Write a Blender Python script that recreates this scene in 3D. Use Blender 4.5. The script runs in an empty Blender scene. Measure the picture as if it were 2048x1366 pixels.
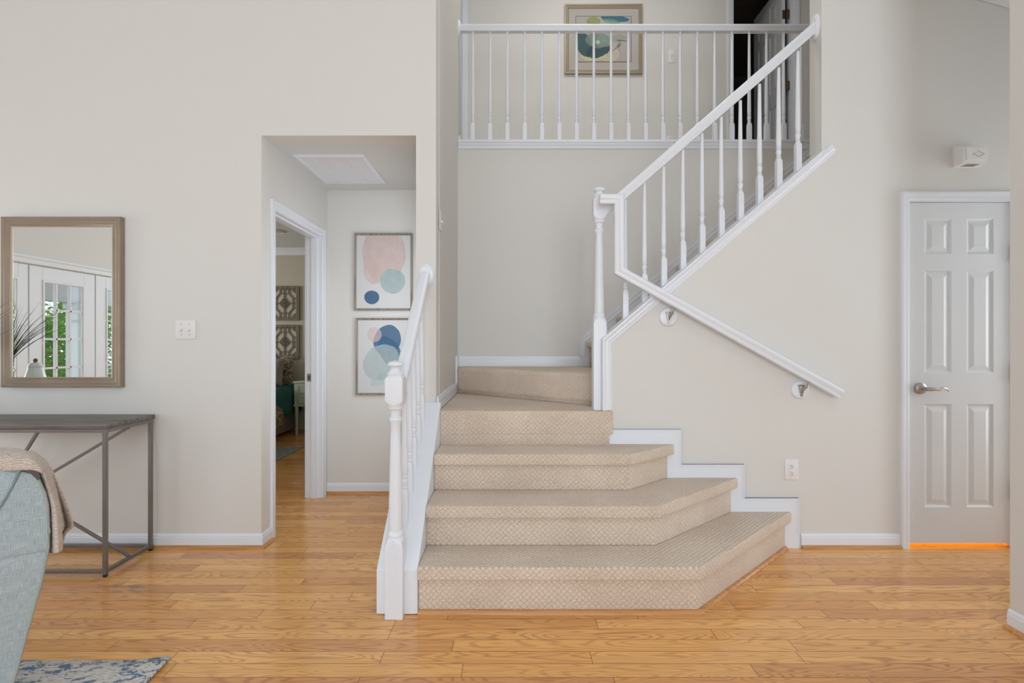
import bpy, bmesh, math, random
from mathutils import Vector, Matrix
random.seed(7)
S = bpy.context.scene
COL = S.collection
pi = math.pi

# ------------------------------------------------------------------ camera, world, lights, exposure
CAM_H = 1.215
cam_d = bpy.data.cameras.new('camera'); cam = bpy.data.objects.new('camera', cam_d); COL.objects.link(cam)
cam_d.sensor_width = 36.0; cam_d.lens = 18.0; cam_d.clip_start = 0.05; cam_d.clip_end = 200
cam.location = (0, 0, CAM_H); cam.rotation_euler = (pi/2, 0, 0)
S.camera = cam

W = bpy.data.worlds.new('world'); S.world = W; W.use_nodes = True
bg = W.node_tree.nodes['Background']; bg.inputs[0].default_value = (0.80, 0.90, 1.0, 1); bg.inputs[1].default_value = 1.9

def area(name, loc, rot, sx, sy, power, color=(1, 1, 1), spread=180):
    d = bpy.data.lights.new(name, 'AREA'); d.shape = 'RECTANGLE'; d.size = sx; d.size_y = sy
    d.energy = power; d.color = color; d.spread = math.radians(spread)
    o = bpy.data.objects.new(name, d); COL.objects.link(o); o.location = loc; o.rotation_euler = rot
    return o
HALL_LX = -0.575
# daylight entering by the tall windows behind the camera, and by the glazed doors of the left wall
area('daylight_rear_window', (-3.2, -4.55, 1.75), (pi/2, 0, 0), 3.2, 2.7, 38, (0.865, 0.94, 1.0))
area('daylight_rear_window', (0.9, -4.55, 1.75), (pi/2, 0, 0), 1.9, 2.7, 130, (0.865, 0.94, 1.0))
area('great_room_fill_light', (0.2, -1.2, 5.1), (0, 0, 0), 3.0, 2.0, 38, (0.90, 0.955, 1.0))  # added fill from overhead to brighten floor and treads, no known fixture
area('stairwell_fill_light', (0.75, 3.85, 5.2), (0, 0, 0), 0.9, 0.5, 17, (1.0, 0.945, 0.87))  # invented overhead fill, lifts the winder treads and stairwell back wall
area('daylight_left_door', (-5.5, 1.95, 1.0), (0, -pi/2, 0), 1.7, 1.1, 36, (0.95, 0.98, 1.0))
area('bedroom_fill_light', (-5.3, 5.6, 1.5), (0, -pi/2, 0), 1.3, 1.2, 40, (1.0, 0.98, 0.94))  # fill added inside the dim bedroom; the wall behind it has no window
area('daylight_entry_sidelight', (4.45, 2.6, 1.35), (0, pi/2, 0), 2.0, 0.6, 26, (0.97, 0.985, 1.0))
area('hall_fill_light', (HALL_LX, 3.55, 1.38), (0, pi/2, 0), 1.1, 0.5, 5.6, (0.90, 0.955, 1.0))  # unseen fill panel on the hidden hall wall, added to brighten the hallway
area('upper_hall_fill_light', (-1.9, 4.75, 4.2), (0, -pi/2, 0), 1.2, 0.8, 1.8, (1.0, 0.94, 0.84))  # weak fill added at the upper hall's left end, no window there

S.view_settings.view_transform = 'Standard'
S.view_settings.look = 'None'
S.view_settings.exposure = 0.03
S.view_settings.gamma = 1.0
S.view_settings.use_curve_mapping = False
try:
    S.cycles.use_denoising = True
    S.cycles.diffuse_bounces = 6
    S.cycles.max_bounces = 12
    S.cycles.sample_clamp_indirect = 6
except Exception:
    pass

# ------------------------------------------------------------------ node helpers
class NT:
    def __init__(s, name):
        s.m = bpy.data.materials.new(name); s.m.use_nodes = True
        s.t = s.m.node_tree; s.p = s.t.nodes['Principled BSDF']
    def node(s, kind, **kw):
        n = s.t.nodes.new(kind)
        for k, v in kw.items(): setattr(n, k, v)
        return n
    def put(s, sock, v):
        if v is None: return
        if isinstance(v, bpy.types.NodeSocket): s.t.links.new(v, sock)
        elif isinstance(v, (tuple, list)):
            sock.default_value = tuple(v) + ((1,) if len(v) == 3 and len(sock.default_value) == 4 else ())
        else: sock.default_value = v
    def math(s, op, a, b=None, c=None, clamp=False):
        n = s.node('ShaderNodeMath', operation=op, use_clamp=clamp)
        s.put(n.inputs[0], a); s.put(n.inputs[1], b)
        if c is not None: s.put(n.inputs[2], c)
        return n.outputs[0]
    def vec(s, x=0.0, y=0.0, z=0.0):
        n = s.node('ShaderNodeCombineXYZ'); s.put(n.inputs[0], x); s.put(n.inputs[1], y); s.put(n.inputs[2], z)
        return n.outputs[0]
    def sep(s, v):
        n = s.node('ShaderNodeSeparateXYZ'); s.put(n.inputs[0], v); return n.outputs
    def coord(s, which='Object'):
        return s.node('ShaderNodeTexCoord').outputs[which]
    def noise(s, v, scale=5, detail=2, rough=0.5, dist=0.0):
        n = s.node('ShaderNodeTexNoise'); s.put(n.inputs['Vector'], v); s.put(n.inputs['Scale'], scale)
        s.put(n.inputs['Detail'], detail); s.put(n.inputs['Roughness'], rough); s.put(n.inputs['Distortion'], dist)
        return n.outputs['Fac']
    def white(s, v):
        n = s.node('ShaderNodeTexWhiteNoise', noise_dimensions='3D'); s.put(n.inputs['Vector'], v); return n.outputs['Value']
    def mix(s, f, a, b, mode='MIX'):
        n = s.node('ShaderNodeMix', data_type='RGBA', blend_type=mode)
        s.put(n.inputs[0], f); s.put(n.inputs[6], a); s.put(n.inputs[7], b); return n.outputs[2]
    def ramp(s, f, lo, hi):
        n = s.node('ShaderNodeMapRange', interpolation_type='SMOOTHSTEP'); s.put(n.inputs[0], f)
        s.put(n.inputs[1], lo); s.put(n.inputs[2], hi); return n.outputs[0]
    def bump(s, h, strength=0.3, dist=0.01):
        n = s.node('ShaderNodeBump'); s.put(n.inputs['Height'], h); s.put(n.inputs['Strength'], strength)
        s.put(n.inputs['Distance'], dist); s.put(s.p.inputs['Normal'], n.outputs[0])
    def set(s, **kw):
        names = dict(color='Base Color', rough='Roughness', metal='Metallic', coat='Coat Weight', coat_rough='Coat Roughness',
                     spec='Specular IOR Level', sheen='Sheen Weight', emis='Emission Color', emis_s='Emission Strength')
        for k, v in kw.items(): s.put(s.p.inputs[names[k]], v)
        return s.m

def plain(name, color, rough=0.5, metal=0.0, bump=0.0, bscale=60, var=0.0, vscale=3, coat=0.0, spec=0.5):
    n = NT(name); co = n.coord()
    c = color
    if var:
        f = n.noise(co, vscale, 3)
        c = n.mix(f, tuple(x*(1-var) for x in color), tuple(min(1, x*(1+var)) for x in color))
    if bump: n.bump(n.noise(co, bscale, 3), bump, 0.002)
    return n.set(color=c, rough=rough, metal=metal, coat=coat, spec=spec)

M = {}
M['wall'] = plain('greige_wall_paint', (0.69, 0.684, 0.664), 0.55, bump=0.12, bscale=220, var=0.012, vscale=1.3)
M['bedroom_wall'] = plain('beige_wall_paint', (0.52, 0.485, 0.40), 0.6, bump=0.1, bscale=200, var=0.01)
M['ceiling'] = plain('ceiling_paint', (0.66, 0.685, 0.70), 0.8, bump=0.15, bscale=150, var=0.01)
M['trim'] = plain('white_semi_gloss_trim_paint', (0.765, 0.80, 0.86), 0.33, bump=0.05, bscale=90, var=0.008)
M['plastic'] = plain('white_plastic', (0.78, 0.77, 0.775), 0.35, var=0.01)
M['slot'] = plain('dark_slot', (0.05, 0.045, 0.04), 0.6, var=0.1)
M['nickel'] = plain('brushed_nickel', (0.48, 0.46, 0.44), 0.28, 1.0, bump=0.05, bscale=300, var=0.05)
M['bronze'] = plain('dark_bronze_hinge', (0.14, 0.09, 0.045), 0.4, 0.9, var=0.2)
M['steel'] = plain('gunmetal_steel_tube', (0.25, 0.245, 0.245), 0.36, 0.85, bump=0.06, bscale=180, var=0.12, vscale=8)
M['rubber'] = plain('black_rubber', (0.015, 0.015, 0.015), 0.6, var=0.1)
M['ceramic'] = plain('white_glazed_ceramic', (0.75, 0.77, 0.77), 0.2, var=0.02, coat=0.4)
M['grass'] = plain('dark_green_blades', (0.05, 0.10, 0.045), 0.45, var=0.5, vscale=12)
M['leaf'] = plain('garden_leaf', (0.26, 0.46, 0.12), 0.6, var=0.7, vscale=4)
M['bark'] = plain('brown_bark', (0.16, 0.11, 0.07), 0.9, bump=0.8, bscale=30, var=0.3)
M['deck'] = plain('porch_boards', (0.42, 0.38, 0.33), 0.8, bump=0.2, bscale=20, var=0.15)
M['lawn'] = plain('ground_cover', (0.18, 0.22, 0.09), 0.95, bump=0.5, bscale=30, var=0.5)
M['sage'] = plain('sage_green_paint', (0.42, 0.50, 0.40), 0.45, var=0.04)
M['upholstery'] = plain('grey_bed_base_fabric', (0.20, 0.19, 0.185), 0.95, bump=0.3, bscale=300, var=0.1)
M['teal'] = plain('deep_teal_bedding', (0.015, 0.11, 0.105), 0.9, bump=0.5, bscale=14, var=0.25, vscale=6)
M['greypillow'] = plain('taupe_slub_linen', (0.26, 0.235, 0.22), 0.95, bump=0.5, bscale=120, var=0.12, vscale=30)
M['glow_disc'] = plain('ceiling_fixture_rim', (0.75, 0.74, 0.72), 0.3, var=0.02)
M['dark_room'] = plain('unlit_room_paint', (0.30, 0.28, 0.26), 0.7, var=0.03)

def door_paint():
    n = NT('moulded_door_paint'); s = n.sep(n.coord())
    g = n.noise(n.vec(n.math('MULTIPLY', s[0], 90), s[1], n.math('MULTIPLY', s[2], 9)), 1.5, 3)
    n.bump(g, 0.08, 0.002); return n.set(color=n.mix(g, (0.695, 0.73, 0.765), (0.735, 0.77, 0.805)), rough=0.36)
M['door'] = door_paint()

def oak_floor():
    n = NT('oak_strip_floor'); s = n.sep(n.coord()); x, y = s[0], s[1]
    w = 0.078
    v = n.math('DIVIDE', n.math('SUBTRACT', y, 0.058), w); row = n.math('FLOOR', v); fv = n.math('FRACT', v)
    L = n.math('MULTIPLY_ADD', n.white(n.vec(row, 3.3, 0.0)), 0.75, 0.62)
    off = n.math('MULTIPLY', n.white(n.vec(row, 9.1, 2.0)), 7.0)
    u = n.math('ADD', n.math('DIVIDE', x, L), off); colu = n.math('FLOOR', u); fu = n.math('FRACT', u)
    idn = n.white(n.vec(row, colu, 1.0)); id2 = n.white(n.vec(row, colu, 5.0)); id3 = n.white(n.vec(row, colu, 8.0))
    ox = n.math('MULTIPLY_ADD', idn, 40.0, x); oy = n.math('MULTIPLY', id2, 30.0)
    # broad cathedral figure
    n1 = n.noise(n.vec(n.math('MULTIPLY', ox, 1.6), n.math('MULTIPLY_ADD', y, 13.0, oy), id3), 1.0, 1.5, 0.5, 0.3)
    rings = n.math('MULTIPLY_ADD', n.math('SINE', n.math('MULTIPLY', n1, n.math('MULTIPLY_ADD', id3, 80.0, 75.0))), 0.5, 0.5)
    rings = n.math('POWER', rings, 3.2)
    # fine streaks and pores
    st = n.noise(n.vec(n.math('MULTIPLY', ox, 2.2), n.math('MULTIPLY_ADD', y, 150.0, oy), 0.0), 1.0, 4, 0.65)
    po = n.noise(n.vec(n.math('MULTIPLY', ox, 14.0), n.math('MULTIPLY_ADD', y, 420.0, oy), 0.0), 1.0, 2, 0.6)
    base = n.mix(idn, (0.72, 0.345, 0.100), (0.88, 0.490, 0.165))
    base = n.mix(n.math('MULTIPLY', n.math('GREATER_THAN', id2, 0.80), 0.55), base, (0.56, 0.245, 0.085))
    c = n.mix(n.math('MULTIPLY', rings, n.math('MULTIPLY_ADD', id2, 0.45, 0.36)), base, (0.44, 0.165, 0.045))
    c = n.mix(n.math('MULTIPLY', n.ramp(st, 0.50, 0.78), 0.45), c, (0.37, 0.18, 0.07))
    c = n.mix(n.math('MULTIPLY', n.ramp(po, 0.60, 0.80), 0.30), c, (0.28, 0.12, 0.045))
    # knots
    vo = n.node('ShaderNodeTexVoronoi'); n.put(vo.inputs['Vector'], n.vec(n.math('MULTIPLY', ox, 1.2), n.math('MULTIPLY_ADD', y, 4.2, oy), 0.0)); n.put(vo.inputs['Scale'], 1.0)
    kn = n.math('SUBTRACT', 1.0, n.ramp(vo.outputs['Distance'], 0.012, 0.095))
    kn = n.math('MULTIPLY', kn, n.math('GREATER_THAN', id3, 0.42))
    c = n.mix(n.math('MULTIPLY', kn, 0.8), c, (0.10, 0.035, 0.015))
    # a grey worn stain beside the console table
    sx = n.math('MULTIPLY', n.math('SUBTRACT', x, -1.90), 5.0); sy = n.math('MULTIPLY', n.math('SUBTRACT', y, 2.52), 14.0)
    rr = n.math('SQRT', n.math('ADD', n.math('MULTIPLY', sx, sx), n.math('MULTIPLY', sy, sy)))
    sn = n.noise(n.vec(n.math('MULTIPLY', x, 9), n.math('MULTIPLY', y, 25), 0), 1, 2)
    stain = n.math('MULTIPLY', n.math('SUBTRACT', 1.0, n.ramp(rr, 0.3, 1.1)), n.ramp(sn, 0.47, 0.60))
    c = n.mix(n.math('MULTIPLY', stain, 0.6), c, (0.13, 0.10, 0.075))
    e1 = n.math('MINIMUM', fv, n.math('SUBTRACT', 1.0, fv)); e2 = n.math('MULTIPLY', n.math('MINIMUM', fu, n.math('SUBTRACT', 1.0, fu)), n.math('DIVIDE', L, w))
    e = n.math('MINIMUM', e1, e2)
    gap = n.math('SUBTRACT', 1.0, n.ramp(e, 0.009, 0.026))
    c = n.mix(n.math('MULTIPLY', gap, 0.82), c, (0.13, 0.055, 0.02))
    n.bump(n.math('SUBTRACT', n.math('MULTIPLY', st, 0.15), gap), 0.25, 0.0012)
    return n.set(color=c, rough=n.math('MULTIPLY_ADD', st, 0.12, 0.24), spec=0.4, coat=0.45, coat_rough=0.07)
M['floor'] = oak_floor()

def wood(name, a, b, axis=0, k=60.0, rough=0.4, coat=0.2):
    n = NT(name); s = n.sep(n.coord())
    sc = [k, k, k]; sc[axis] = 3.0
    g = n.noise(n.vec(*[n.math('MULTIPLY', s[i], sc[i]) for i in range(3)]), 1.0, 4, 0.6)
    g2 = n.ramp(g, 0.35, 0.68); n.bump(g, 0.15, 0.002)
    return n.set(color=n.mix(g2, a, b), rough=rough, coat=coat)
M['oak_trim'] = wood('oak_shoe_moulding', (0.60, 0.30, 0.105), (0.42, 0.185, 0.06))
M['console_top'] = wood('weathered_grey_wood', (0.20, 0.18, 0.16), (0.085, 0.075, 0.066), 0, 45, 0.5, 0.1)
M['frame_barn'] = wood('barnwood_frame', (0.36, 0.32, 0.28), (0.17, 0.145, 0.12), 2, 90, 0.7, 0)
M['lattice'] = wood('distressed_brown_lattice', (0.24, 0.20, 0.155), (0.10, 0.08, 0.06), 2, 80, 0.7, 0)

def mirror_frame():
    n = NT('champagne_ribbed_frame'); s = n.sep(n.coord('UV'))
    w = n.math('SINE', n.math('MULTIPLY', s[1], 900.0)); g = n.noise(n.coord(), 14, 3)
    st = n.noise(n.vec(n.math('MULTIPLY', s[0], 40), n.math('MULTIPLY', s[1], 700), 0), 1, 3)
    c = n.mix(g, (0.28, 0.22, 0.165), (0.39, 0.31, 0.235)); c = n.mix(n.math('MULTIPLY', st, 0.6), c, (0.21, 0.165, 0.125))
    n.bump(n.math('ADD', n.math('MULTIPLY', w, 0.5), st), 0.35, 0.001)
    return n.set(color=c, rough=0.36, metal=0.35)
M['mirror_frame'] = mirror_frame()
M['mirror'] = NT('silvered_mirror').set(color=(0.90, 0.92, 0.90), metal=1.0, rough=0.0)
M['champagne'] = plain('champagne_metallic_frame', (0.33, 0.29, 0.21), 0.45, 0.3, bump=0.2, bscale=120, var=0.1)
M['mat_board'] = plain('pale_mat_board', (0.48, 0.45, 0.42), 0.9, var=0.01)

def glass():
    n = NT('clear_window_glass'); out = n.t.nodes['Material Output']
    tr = n.node('ShaderNodeBsdfTransparent'); gl = n.node('ShaderNodeBsdfGlossy'); n.put(gl.inputs['Roughness'], 0.02)
    lw = n.node('ShaderNodeLayerWeight'); f = n.math('MULTIPLY_ADD', n.math('POWER', lw.outputs['Facing'], 4.0), 0.6, 0.03)
    mx = n.node('ShaderNodeMixShader'); n.t.links.new(f, mx.inputs[0]); n.t.links.new(tr.outputs[0], mx.inputs[1]); n.t.links.new(gl.outputs[0], mx.inputs[2])
    n.t.links.new(mx.outputs[0], out.inputs['Surface']); return n.m
M['glass'] = glass()

def carpet():
    n = NT('beige_lattice_carpet'); uv = n.coord('UV'); s = n.sep(uv)
    wob = n.math('MULTIPLY', n.math('SUBTRACT', n.noise(uv, 40, 3), 0.5), 0.75)
    def tri(a, k):
        f = n.math('FRACT', n.math('ADD', n.math('MULTIPLY', a, k), wob)); return n.math('MULTIPLY', n.math('ABSOLUTE', n.math('SUBTRACT', f, 0.5)), 2.0)
    k = 36.0
    A = tri(n.math('ADD', s[0], s[1]), k); B = tri(n.math('SUBTRACT', s[0], s[1]), k)
    line = n.math('MAXIMUM', A, B)
    groove = n.math('MULTIPLY', n.ramp(line, 0.70, 0.96), n.math('MULTIPLY_ADD', n.math('ABSOLUTE', n.sep(n.node('ShaderNodeNewGeometry').outputs['Normal'])[2]), 0.75, 0.75))
    dots = n.ramp(n.math('MULTIPLY', A, B), 0.35, 0.8)
    fine = n.noise(uv, 300, 3, 0.7); mid = n.noise(uv, 3.0, 4, 0.6); tuft = n.noise(uv, 120, 2, 0.6)
    c = n.mix(n.ramp(mid, 0.3, 0.7), (0.75, 0.61, 0.485), (0.93, 0.785, 0.65))
    c = n.mix(n.math('MULTIPLY', n.math('MULTIPLY', groove, n.ramp(n.noise(uv, 6.0, 3), 0.3, 0.65)), 0.28), c, (0.42, 0.33, 0.26))
    c = n.mix(n.math('MULTIPLY', dots, 0.22), c, (0.42, 0.33, 0.26))
    c = n.mix(n.math('MULTIPLY', n.ramp(fine, 0.42, 0.70), 0.75), c, (0.36, 0.285, 0.225))
    c = n.mix(n.math('MULTIPLY', n.ramp(tuft, 0.46, 0.66), 0.55), c, (0.86, 0.77, 0.67))
    h = n.math('SUBTRACT', n.math('ADD', n.math('MULTIPLY', fine, 0.8), n.math('MULTIPLY', tuft, 0.8)), n.math('MULTIPLY', groove, 0.9))
    n.bump(h, 0.8, 0.004)
    return n.set(color=c, rough=1.0, sheen=0.25, spec=0.1)
M['carpet'] = carpet()

def linen():
    n = NT('pale_blue_slub_linen'); s = n.sep(n.coord('UV'))
    a = n.noise(n.vec(n.math('MULTIPLY', s[0], 34), n.math('MULTIPLY', s[1], 1000), 0), 1, 3, 0.6)
    b = n.noise(n.vec(n.math('MULTIPLY', s[0], 1000), n.math('MULTIPLY', s[1], 34), 3.0), 1, 3, 0.6)
    f = n.math('MULTIPLY', n.math('ADD', a, b), 0.5)
    c = n.mix(n.ramp(f, 0.40, 0.62), (0.30, 0.375, 0.41), (0.52, 0.60, 0.635))
    n.bump(f, 0.5, 0.002); return n.set(color=c, rough=0.95, sheen=0.2, spec=0.15)
M['linen'] = linen()
M['seam'] = plain('blue_grey_seam', (0.20, 0.27, 0.30), 0.95, var=0.1)
M['piping'] = plain('grey_green_piping', (0.34, 0.37, 0.35), 0.9, bump=0.4, bscale=300, var=0.1)

def knit():
    n = NT('beige_knit_wool'); s = n.sep(n.coord('UV'))
    f = n.noise(n.coord('UV'), 260, 3, 0.7); f2 = n.noise(n.coord('UV'), 110, 2, 0.6)
    st = n.math('SINE', n.math('ADD', n.math('MULTIPLY', s[1], 1100), n.math('MULTIPLY', f2, 8)))
    h = n.math('ADD', n.math('MULTIPLY', st, 0.18), n.math('ADD', n.math('MULTIPLY', f, 0.7), n.math('MULTIPLY', f2, 0.5)))
    c = n.mix(n.ramp(h, 0.25, 0.95), (0.42, 0.335, 0.285), (0.74, 0.655, 0.585))
    n.bump(h, 0.8, 0.004); return n.set(color=c, rough=1.0, sheen=0.3, spec=0.1)
M['knit'] = knit()

def rug_mat(name, cream, blue, k=1.0):
    n = NT(name); co = n.coord(); s = n.sep(co)
    a = n.noise(n.vec(n.math('MULTIPLY', s[0], 13*k), n.math('MULTIPLY', s[1], 26*k), 0), 1.6, 6, 0.72, 0.6)
    b = n.noise(co, 2.3*k, 4, 0.6); yarn = n.noise(n.vec(n.math('MULTIPLY', s[0], 40), n.math('MULTIPLY', s[1], 260), 0), 1, 2)
    m = n.ramp(n.math('ADD', n.math('MULTIPLY', a, 0.75), n.math('MULTIPLY', b, 0.28)), 0.500, 0.550)
    base = n.mix(n.ramp(yarn, 0.35, 0.7), cream, tuple(x*0.68 for x in cream))
    base = n.mix(n.ramp(b, 0.5, 0.62), base, tuple(0.5*(x+y) for x, y in zip(cream, (0.30, 0.36, 0.40))))
    n.bump(n.math('ADD', yarn, n.noise(co, 200, 2)), 0.6, 0.003)
    return n.set(color=n.mix(n.math('MULTIPLY', m, 0.85), base, blue), rough=1.0, spec=0.1)
M['rug'] = rug_mat('distressed_blue_cream_rug', (0.68, 0.65, 0.61), (0.045, 0.13, 0.25))
M['rug_grey'] = rug_mat('faded_grey_green_rug', (0.34, 0.34, 0.30), (0.20, 0.24, 0.22))

def floral(name):
    n = NT(name); co = n.coord(); vo = n.node('ShaderNodeTexVoronoi'); n.put(vo.inputs['Vector'], co); n.put(vo.inputs['Scale'], 58)
    s = n.sep(vo.outputs['Color']); base = n.mix(n.ramp(n.noise(co, 9, 2), 0.45, 0.55), (0.16, 0.20, 0.16), (0.03, 0.06, 0.06))
    c = n.mix(n.math('GREATER_THAN', s[0], 0.55), base, (0.34, 0.25, 0.12)); c = n.mix(n.math('GREATER_THAN', s[1], 0.78), c, (0.22, 0.09, 0.05))
    c = n.mix(n.math('GREATER_THAN', s[2], 0.80), c, (0.40, 0.37, 0.28)); return n.set(color=c, rough=0.9)
M['floral'] = floral('multicolour_floral_fabric')

def painting(name, paper, shapes, rough=0.25, strokes=False):
    """ watercolour shapes on paper: (u, v, ru, rv, angle, colour, opacity) """
    n = NT(name); uv = n.coord('UV'); s = n.sep(uv)
    c = paper
    grain = n.noise(uv, 7, 4, 0.6)
    for i, (cu, cv, ru, rv, ang, colr, op) in enumerate(shapes):
        du = n.math('SUBTRACT', s[0], cu); dv = n.math('SUBTRACT', s[1], cv)
        ca, sa = math.cos(ang), math.sin(ang)
        p = n.math('DIVIDE', n.math('ADD', n.math('MULTIPLY', du, ca), n.math('MULTIPLY', dv, sa)), ru)
        q = n.math('DIVIDE', n.math('SUBTRACT', n.math('MULTIPLY', dv, ca), n.math('MULTIPLY', du, sa)), rv)
        r = n.math('SQRT', n.math('ADD', n.math('MULTIPLY', p, p), n.math('MULTIPLY', q, q)))
        wob = n.math('MULTIPLY', n.math('SUBTRACT', n.noise(n.vec(n.math('ADD', s[0], i*3.1), s[1], 0), 4.0 if not strokes else 7.0, 1 if not strokes else 3), 0.5), 0.16 if not strokes else 0.5)
        m = n.math('SUBTRACT', 1.0, n.ramp(n.math('ADD', r, wob), 0.975, 1.005))
        tone = n.mix(grain, tuple(x*0.80 for x in colr), tuple(min(1, x*1.18) for x in colr))
        c = n.mix(n.math('MULTIPLY', m, op), c, tone)
    return n.set(color=c, rough=0.6, spec=0.25)
def zu(x): return (x-50)/418.0
def zv(y, t=80): return 1-(y-t)/572.0
PAPER = (0.62, 0.63, 0.64)
M['art_a'] = painting('abstract_pebble_print_pink_above', PAPER, [
    (zu(262), zv(225), 168/418, 225/572, 0.08, (0.60, 0.475, 0.45), 0.85), (zu(200), zv(340), 100/418, 118/572, 0.5, (0.60, 0.475, 0.45), 0.75),
    (zu(328), zv(438), 97/418, 98/572, 0, (0.36, 0.46, 0.47), 0.92), (zu(168), zv(565), 58/418, 54/572, 0, (0.045, 0.125, 0.235), 0.95)])
def zu2(x): return (x-62)/418.0
M['art_b'] = painting('abstract_pebble_print_navy_above', PAPER, [
    (zu2(285), zv(900, 740), 108/418, 118/572, 0.2, (0.055, 0.135, 0.26), 0.92), (zu2(312), zv(1000, 740), 118/418, 95/572, -0.8, (0.055, 0.135, 0.26), 0.88),
    (zu2(187), zv(855, 740), 57/418, 58/572, 0, (0.60, 0.48, 0.46), 0.62),
    (zu2(240), zv(1070, 740), 142/418, 137/572, 0.25, (0.38, 0.48, 0.48), 0.70), (zu2(280), zv(1190, 740), 130/418, 45/572, 0.3, (0.34, 0.50, 0.51), 0.4)])
def qu(x): return (x-270)/950.0
def qv(y): return 1-(y-270)/785.0
M['art_c'] = painting('abstract_watercolour_print', (0.44, 0.42, 0.40), [
    (qu(620), qv(470), 0.42, 0.36, 0.2, (0.42, 0.44, 0.36), 0.5), (qu(570), qv(365), 0.12, 0.12, 0.3, (0.26, 0.32, 0.11), 0.8),
    (qu(930), qv(300), 0.26, 0.08, -0.15, (0.03, 0.16, 0.24), 0.95), (qu(880), qv(355), 0.16, 0.05, -0.2, (0.19, 0.34, 0.25), 0.7),
    (qu(560), qv(960), 0.24, 0.10, 0, (0.60, 0.55, 0.33), 0.8), (qu(860), qv(930), 0.16, 0.17, 0.2, (0.60, 0.55, 0.36), 0.6),
    (qu(390), qv(740), 0.15, 0.30, 0.3, (0.035, 0.09, 0.10), 0.95), (qu(650), qv(860), 0.24, 0.15, 0.5, (0.03, 0.075, 0.10), 0.95),
    (qu(640), qv(680), 0.22, 0.17, -0.2, (0.17, 0.23, 0.21), 0.85), (qu(760), qv(690), 0.16, 0.14, 0.4, (0.22, 0.31, 0.27), 0.7),
    (qu(1000), qv(650), 0.16, 0.09, 0.1, (0.28, 0.33, 0.27), 0.6), (qu(650), qv(715), 0.04, 0.04, 0, (0.50, 0.52, 0.38), 0.9),
    (qu(1010), qv(770), 0.06, 0.03, 0.8, (0.16, 0.17, 0.18), 0.7), (qu(1060), qv(690), 0.12, 0.012, -0.1, (0.12, 0.11, 0.12), 0.8), (qu(1015), qv(760), 0.006, 0.14, 0, (0.15, 0.14, 0.15), 0.8),
    (qu(950), qv(830), 0.012, 0.13, -0.9, (0.15, 0.14, 0.14), 0.7)], strokes=True)
M['fillet'] = plain('thin_dark_fillet', (0.12, 0.06, 0.03), 0.5, var=0.1)

# ------------------------------------------------------------------ mesh helpers
def B(): return bmesh.new()
def merge(bm, b2):
    me = bpy.data.meshes.new('tmp'); b2.to_mesh(me); b2.free(); bm.from_mesh(me); bpy.data.meshes.remove(me)
def bevel_all(b2, w, seg=1, ang=25):
    es = [e for e in b2.edges if len(e.link_faces) == 2 and e.calc_face_angle(0) > math.radians(ang)]
    bmesh.ops.bevel(b2, geom=es, offset=w, segments=seg, profile=0.5, affect='EDGES', clamp_overlap=True)
def prism(bm, poly, a, b, axis='z', bev=0, seg=1):
    """ extrude a 2D outline: axis z -> (x,y), axis y -> (x,z), axis x -> (y,z) """
    def P(p, t):
        return {'z': (p[0], p[1], t), 'y': (p[0], t, p[1]), 'x': (t, p[0], p[1])}[axis]
    b2 = B(); lo = [b2.verts.new(P(p, a)) for p in poly]; hi = [b2.verts.new(P(p, b)) for p in poly]
    b2.faces.new(lo); b2.faces.new(hi)
    for i in range(len(poly)):
        j = (i+1) % len(poly); b2.faces.new((lo[i], lo[j], hi[j], hi[i]))
    bmesh.ops.recalc_face_normals(b2, faces=b2.faces)
    if bev: bevel_all(b2, bev, seg)
    merge(bm, b2)
def box(bm, x0, x1, y0, y1, z0, z1, bev=0, seg=1):
    prism(bm, [(x0, y0), (x1, y0), (x1, y1), (x0, y1)], z0, z1, 'z', bev, seg)
def bar(bm, p, q, w, h=None, bev=0.0, up=Vector((0, 0, 1))):
    """ square bar from p to q """
    h = h or w; p = Vector(p); q = Vector(q); d = (q-p).normalized()
    s = d.cross(up)
    if s.length < 1e-4: s = Vector((1, 0, 0))
    s.normalize(); t = s.cross(d)
    b2 = B(); rings = []
    for c in (p, q):
        rings.append([b2.verts.new(c + s*(w/2*i) + t*(h/2*j)) for i, j in ((-1, -1), (1, -1), (1, 1), (-1, 1))])
    for i in range(4):
        j = (i+1) % 4; b2.faces.new((rings[0][i], rings[0][j], rings[1][j], rings[1][i]))
    b2.faces.new(rings[0]); b2.faces.new(rings[1]); bmesh.ops.recalc_face_normals(b2, faces=b2.faces)
    if bev: bevel_all(b2, bev)
    merge(bm, b2)
def tube(bm, pts, r, seg=10, taper=None):
    pts = [Vector(p) for p in pts]; rings = []
    for i, p in enumerate(pts):
        d = (pts[min(i+1, len(pts)-1)] - pts[max(i-1, 0)]).normalized()
        s = d.cross(Vector((0, 0, 1)))
        if s.length < 1e-3: s = d.cross(Vector((0, 1, 0)))
        s.normalize(); t = s.cross(d); rr = r if taper is None else taper[i]
        rings.append([bm.verts.new(p + s*(rr*math.cos(2*pi*k/seg)) + t*(rr*math.sin(2*pi*k/seg))) for k in range(seg)])
    for a, b in zip(rings, rings[1:]):
        for k in range(seg):
            bm.faces.new((a[k], a[(k+1) % seg], b[(k+1) % seg], b[k]))
    bm.faces.new(rings[0]); bm.faces.new(rings[-1]); bmesh.ops.recalc_face_normals(bm, faces=bm.faces)
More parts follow.
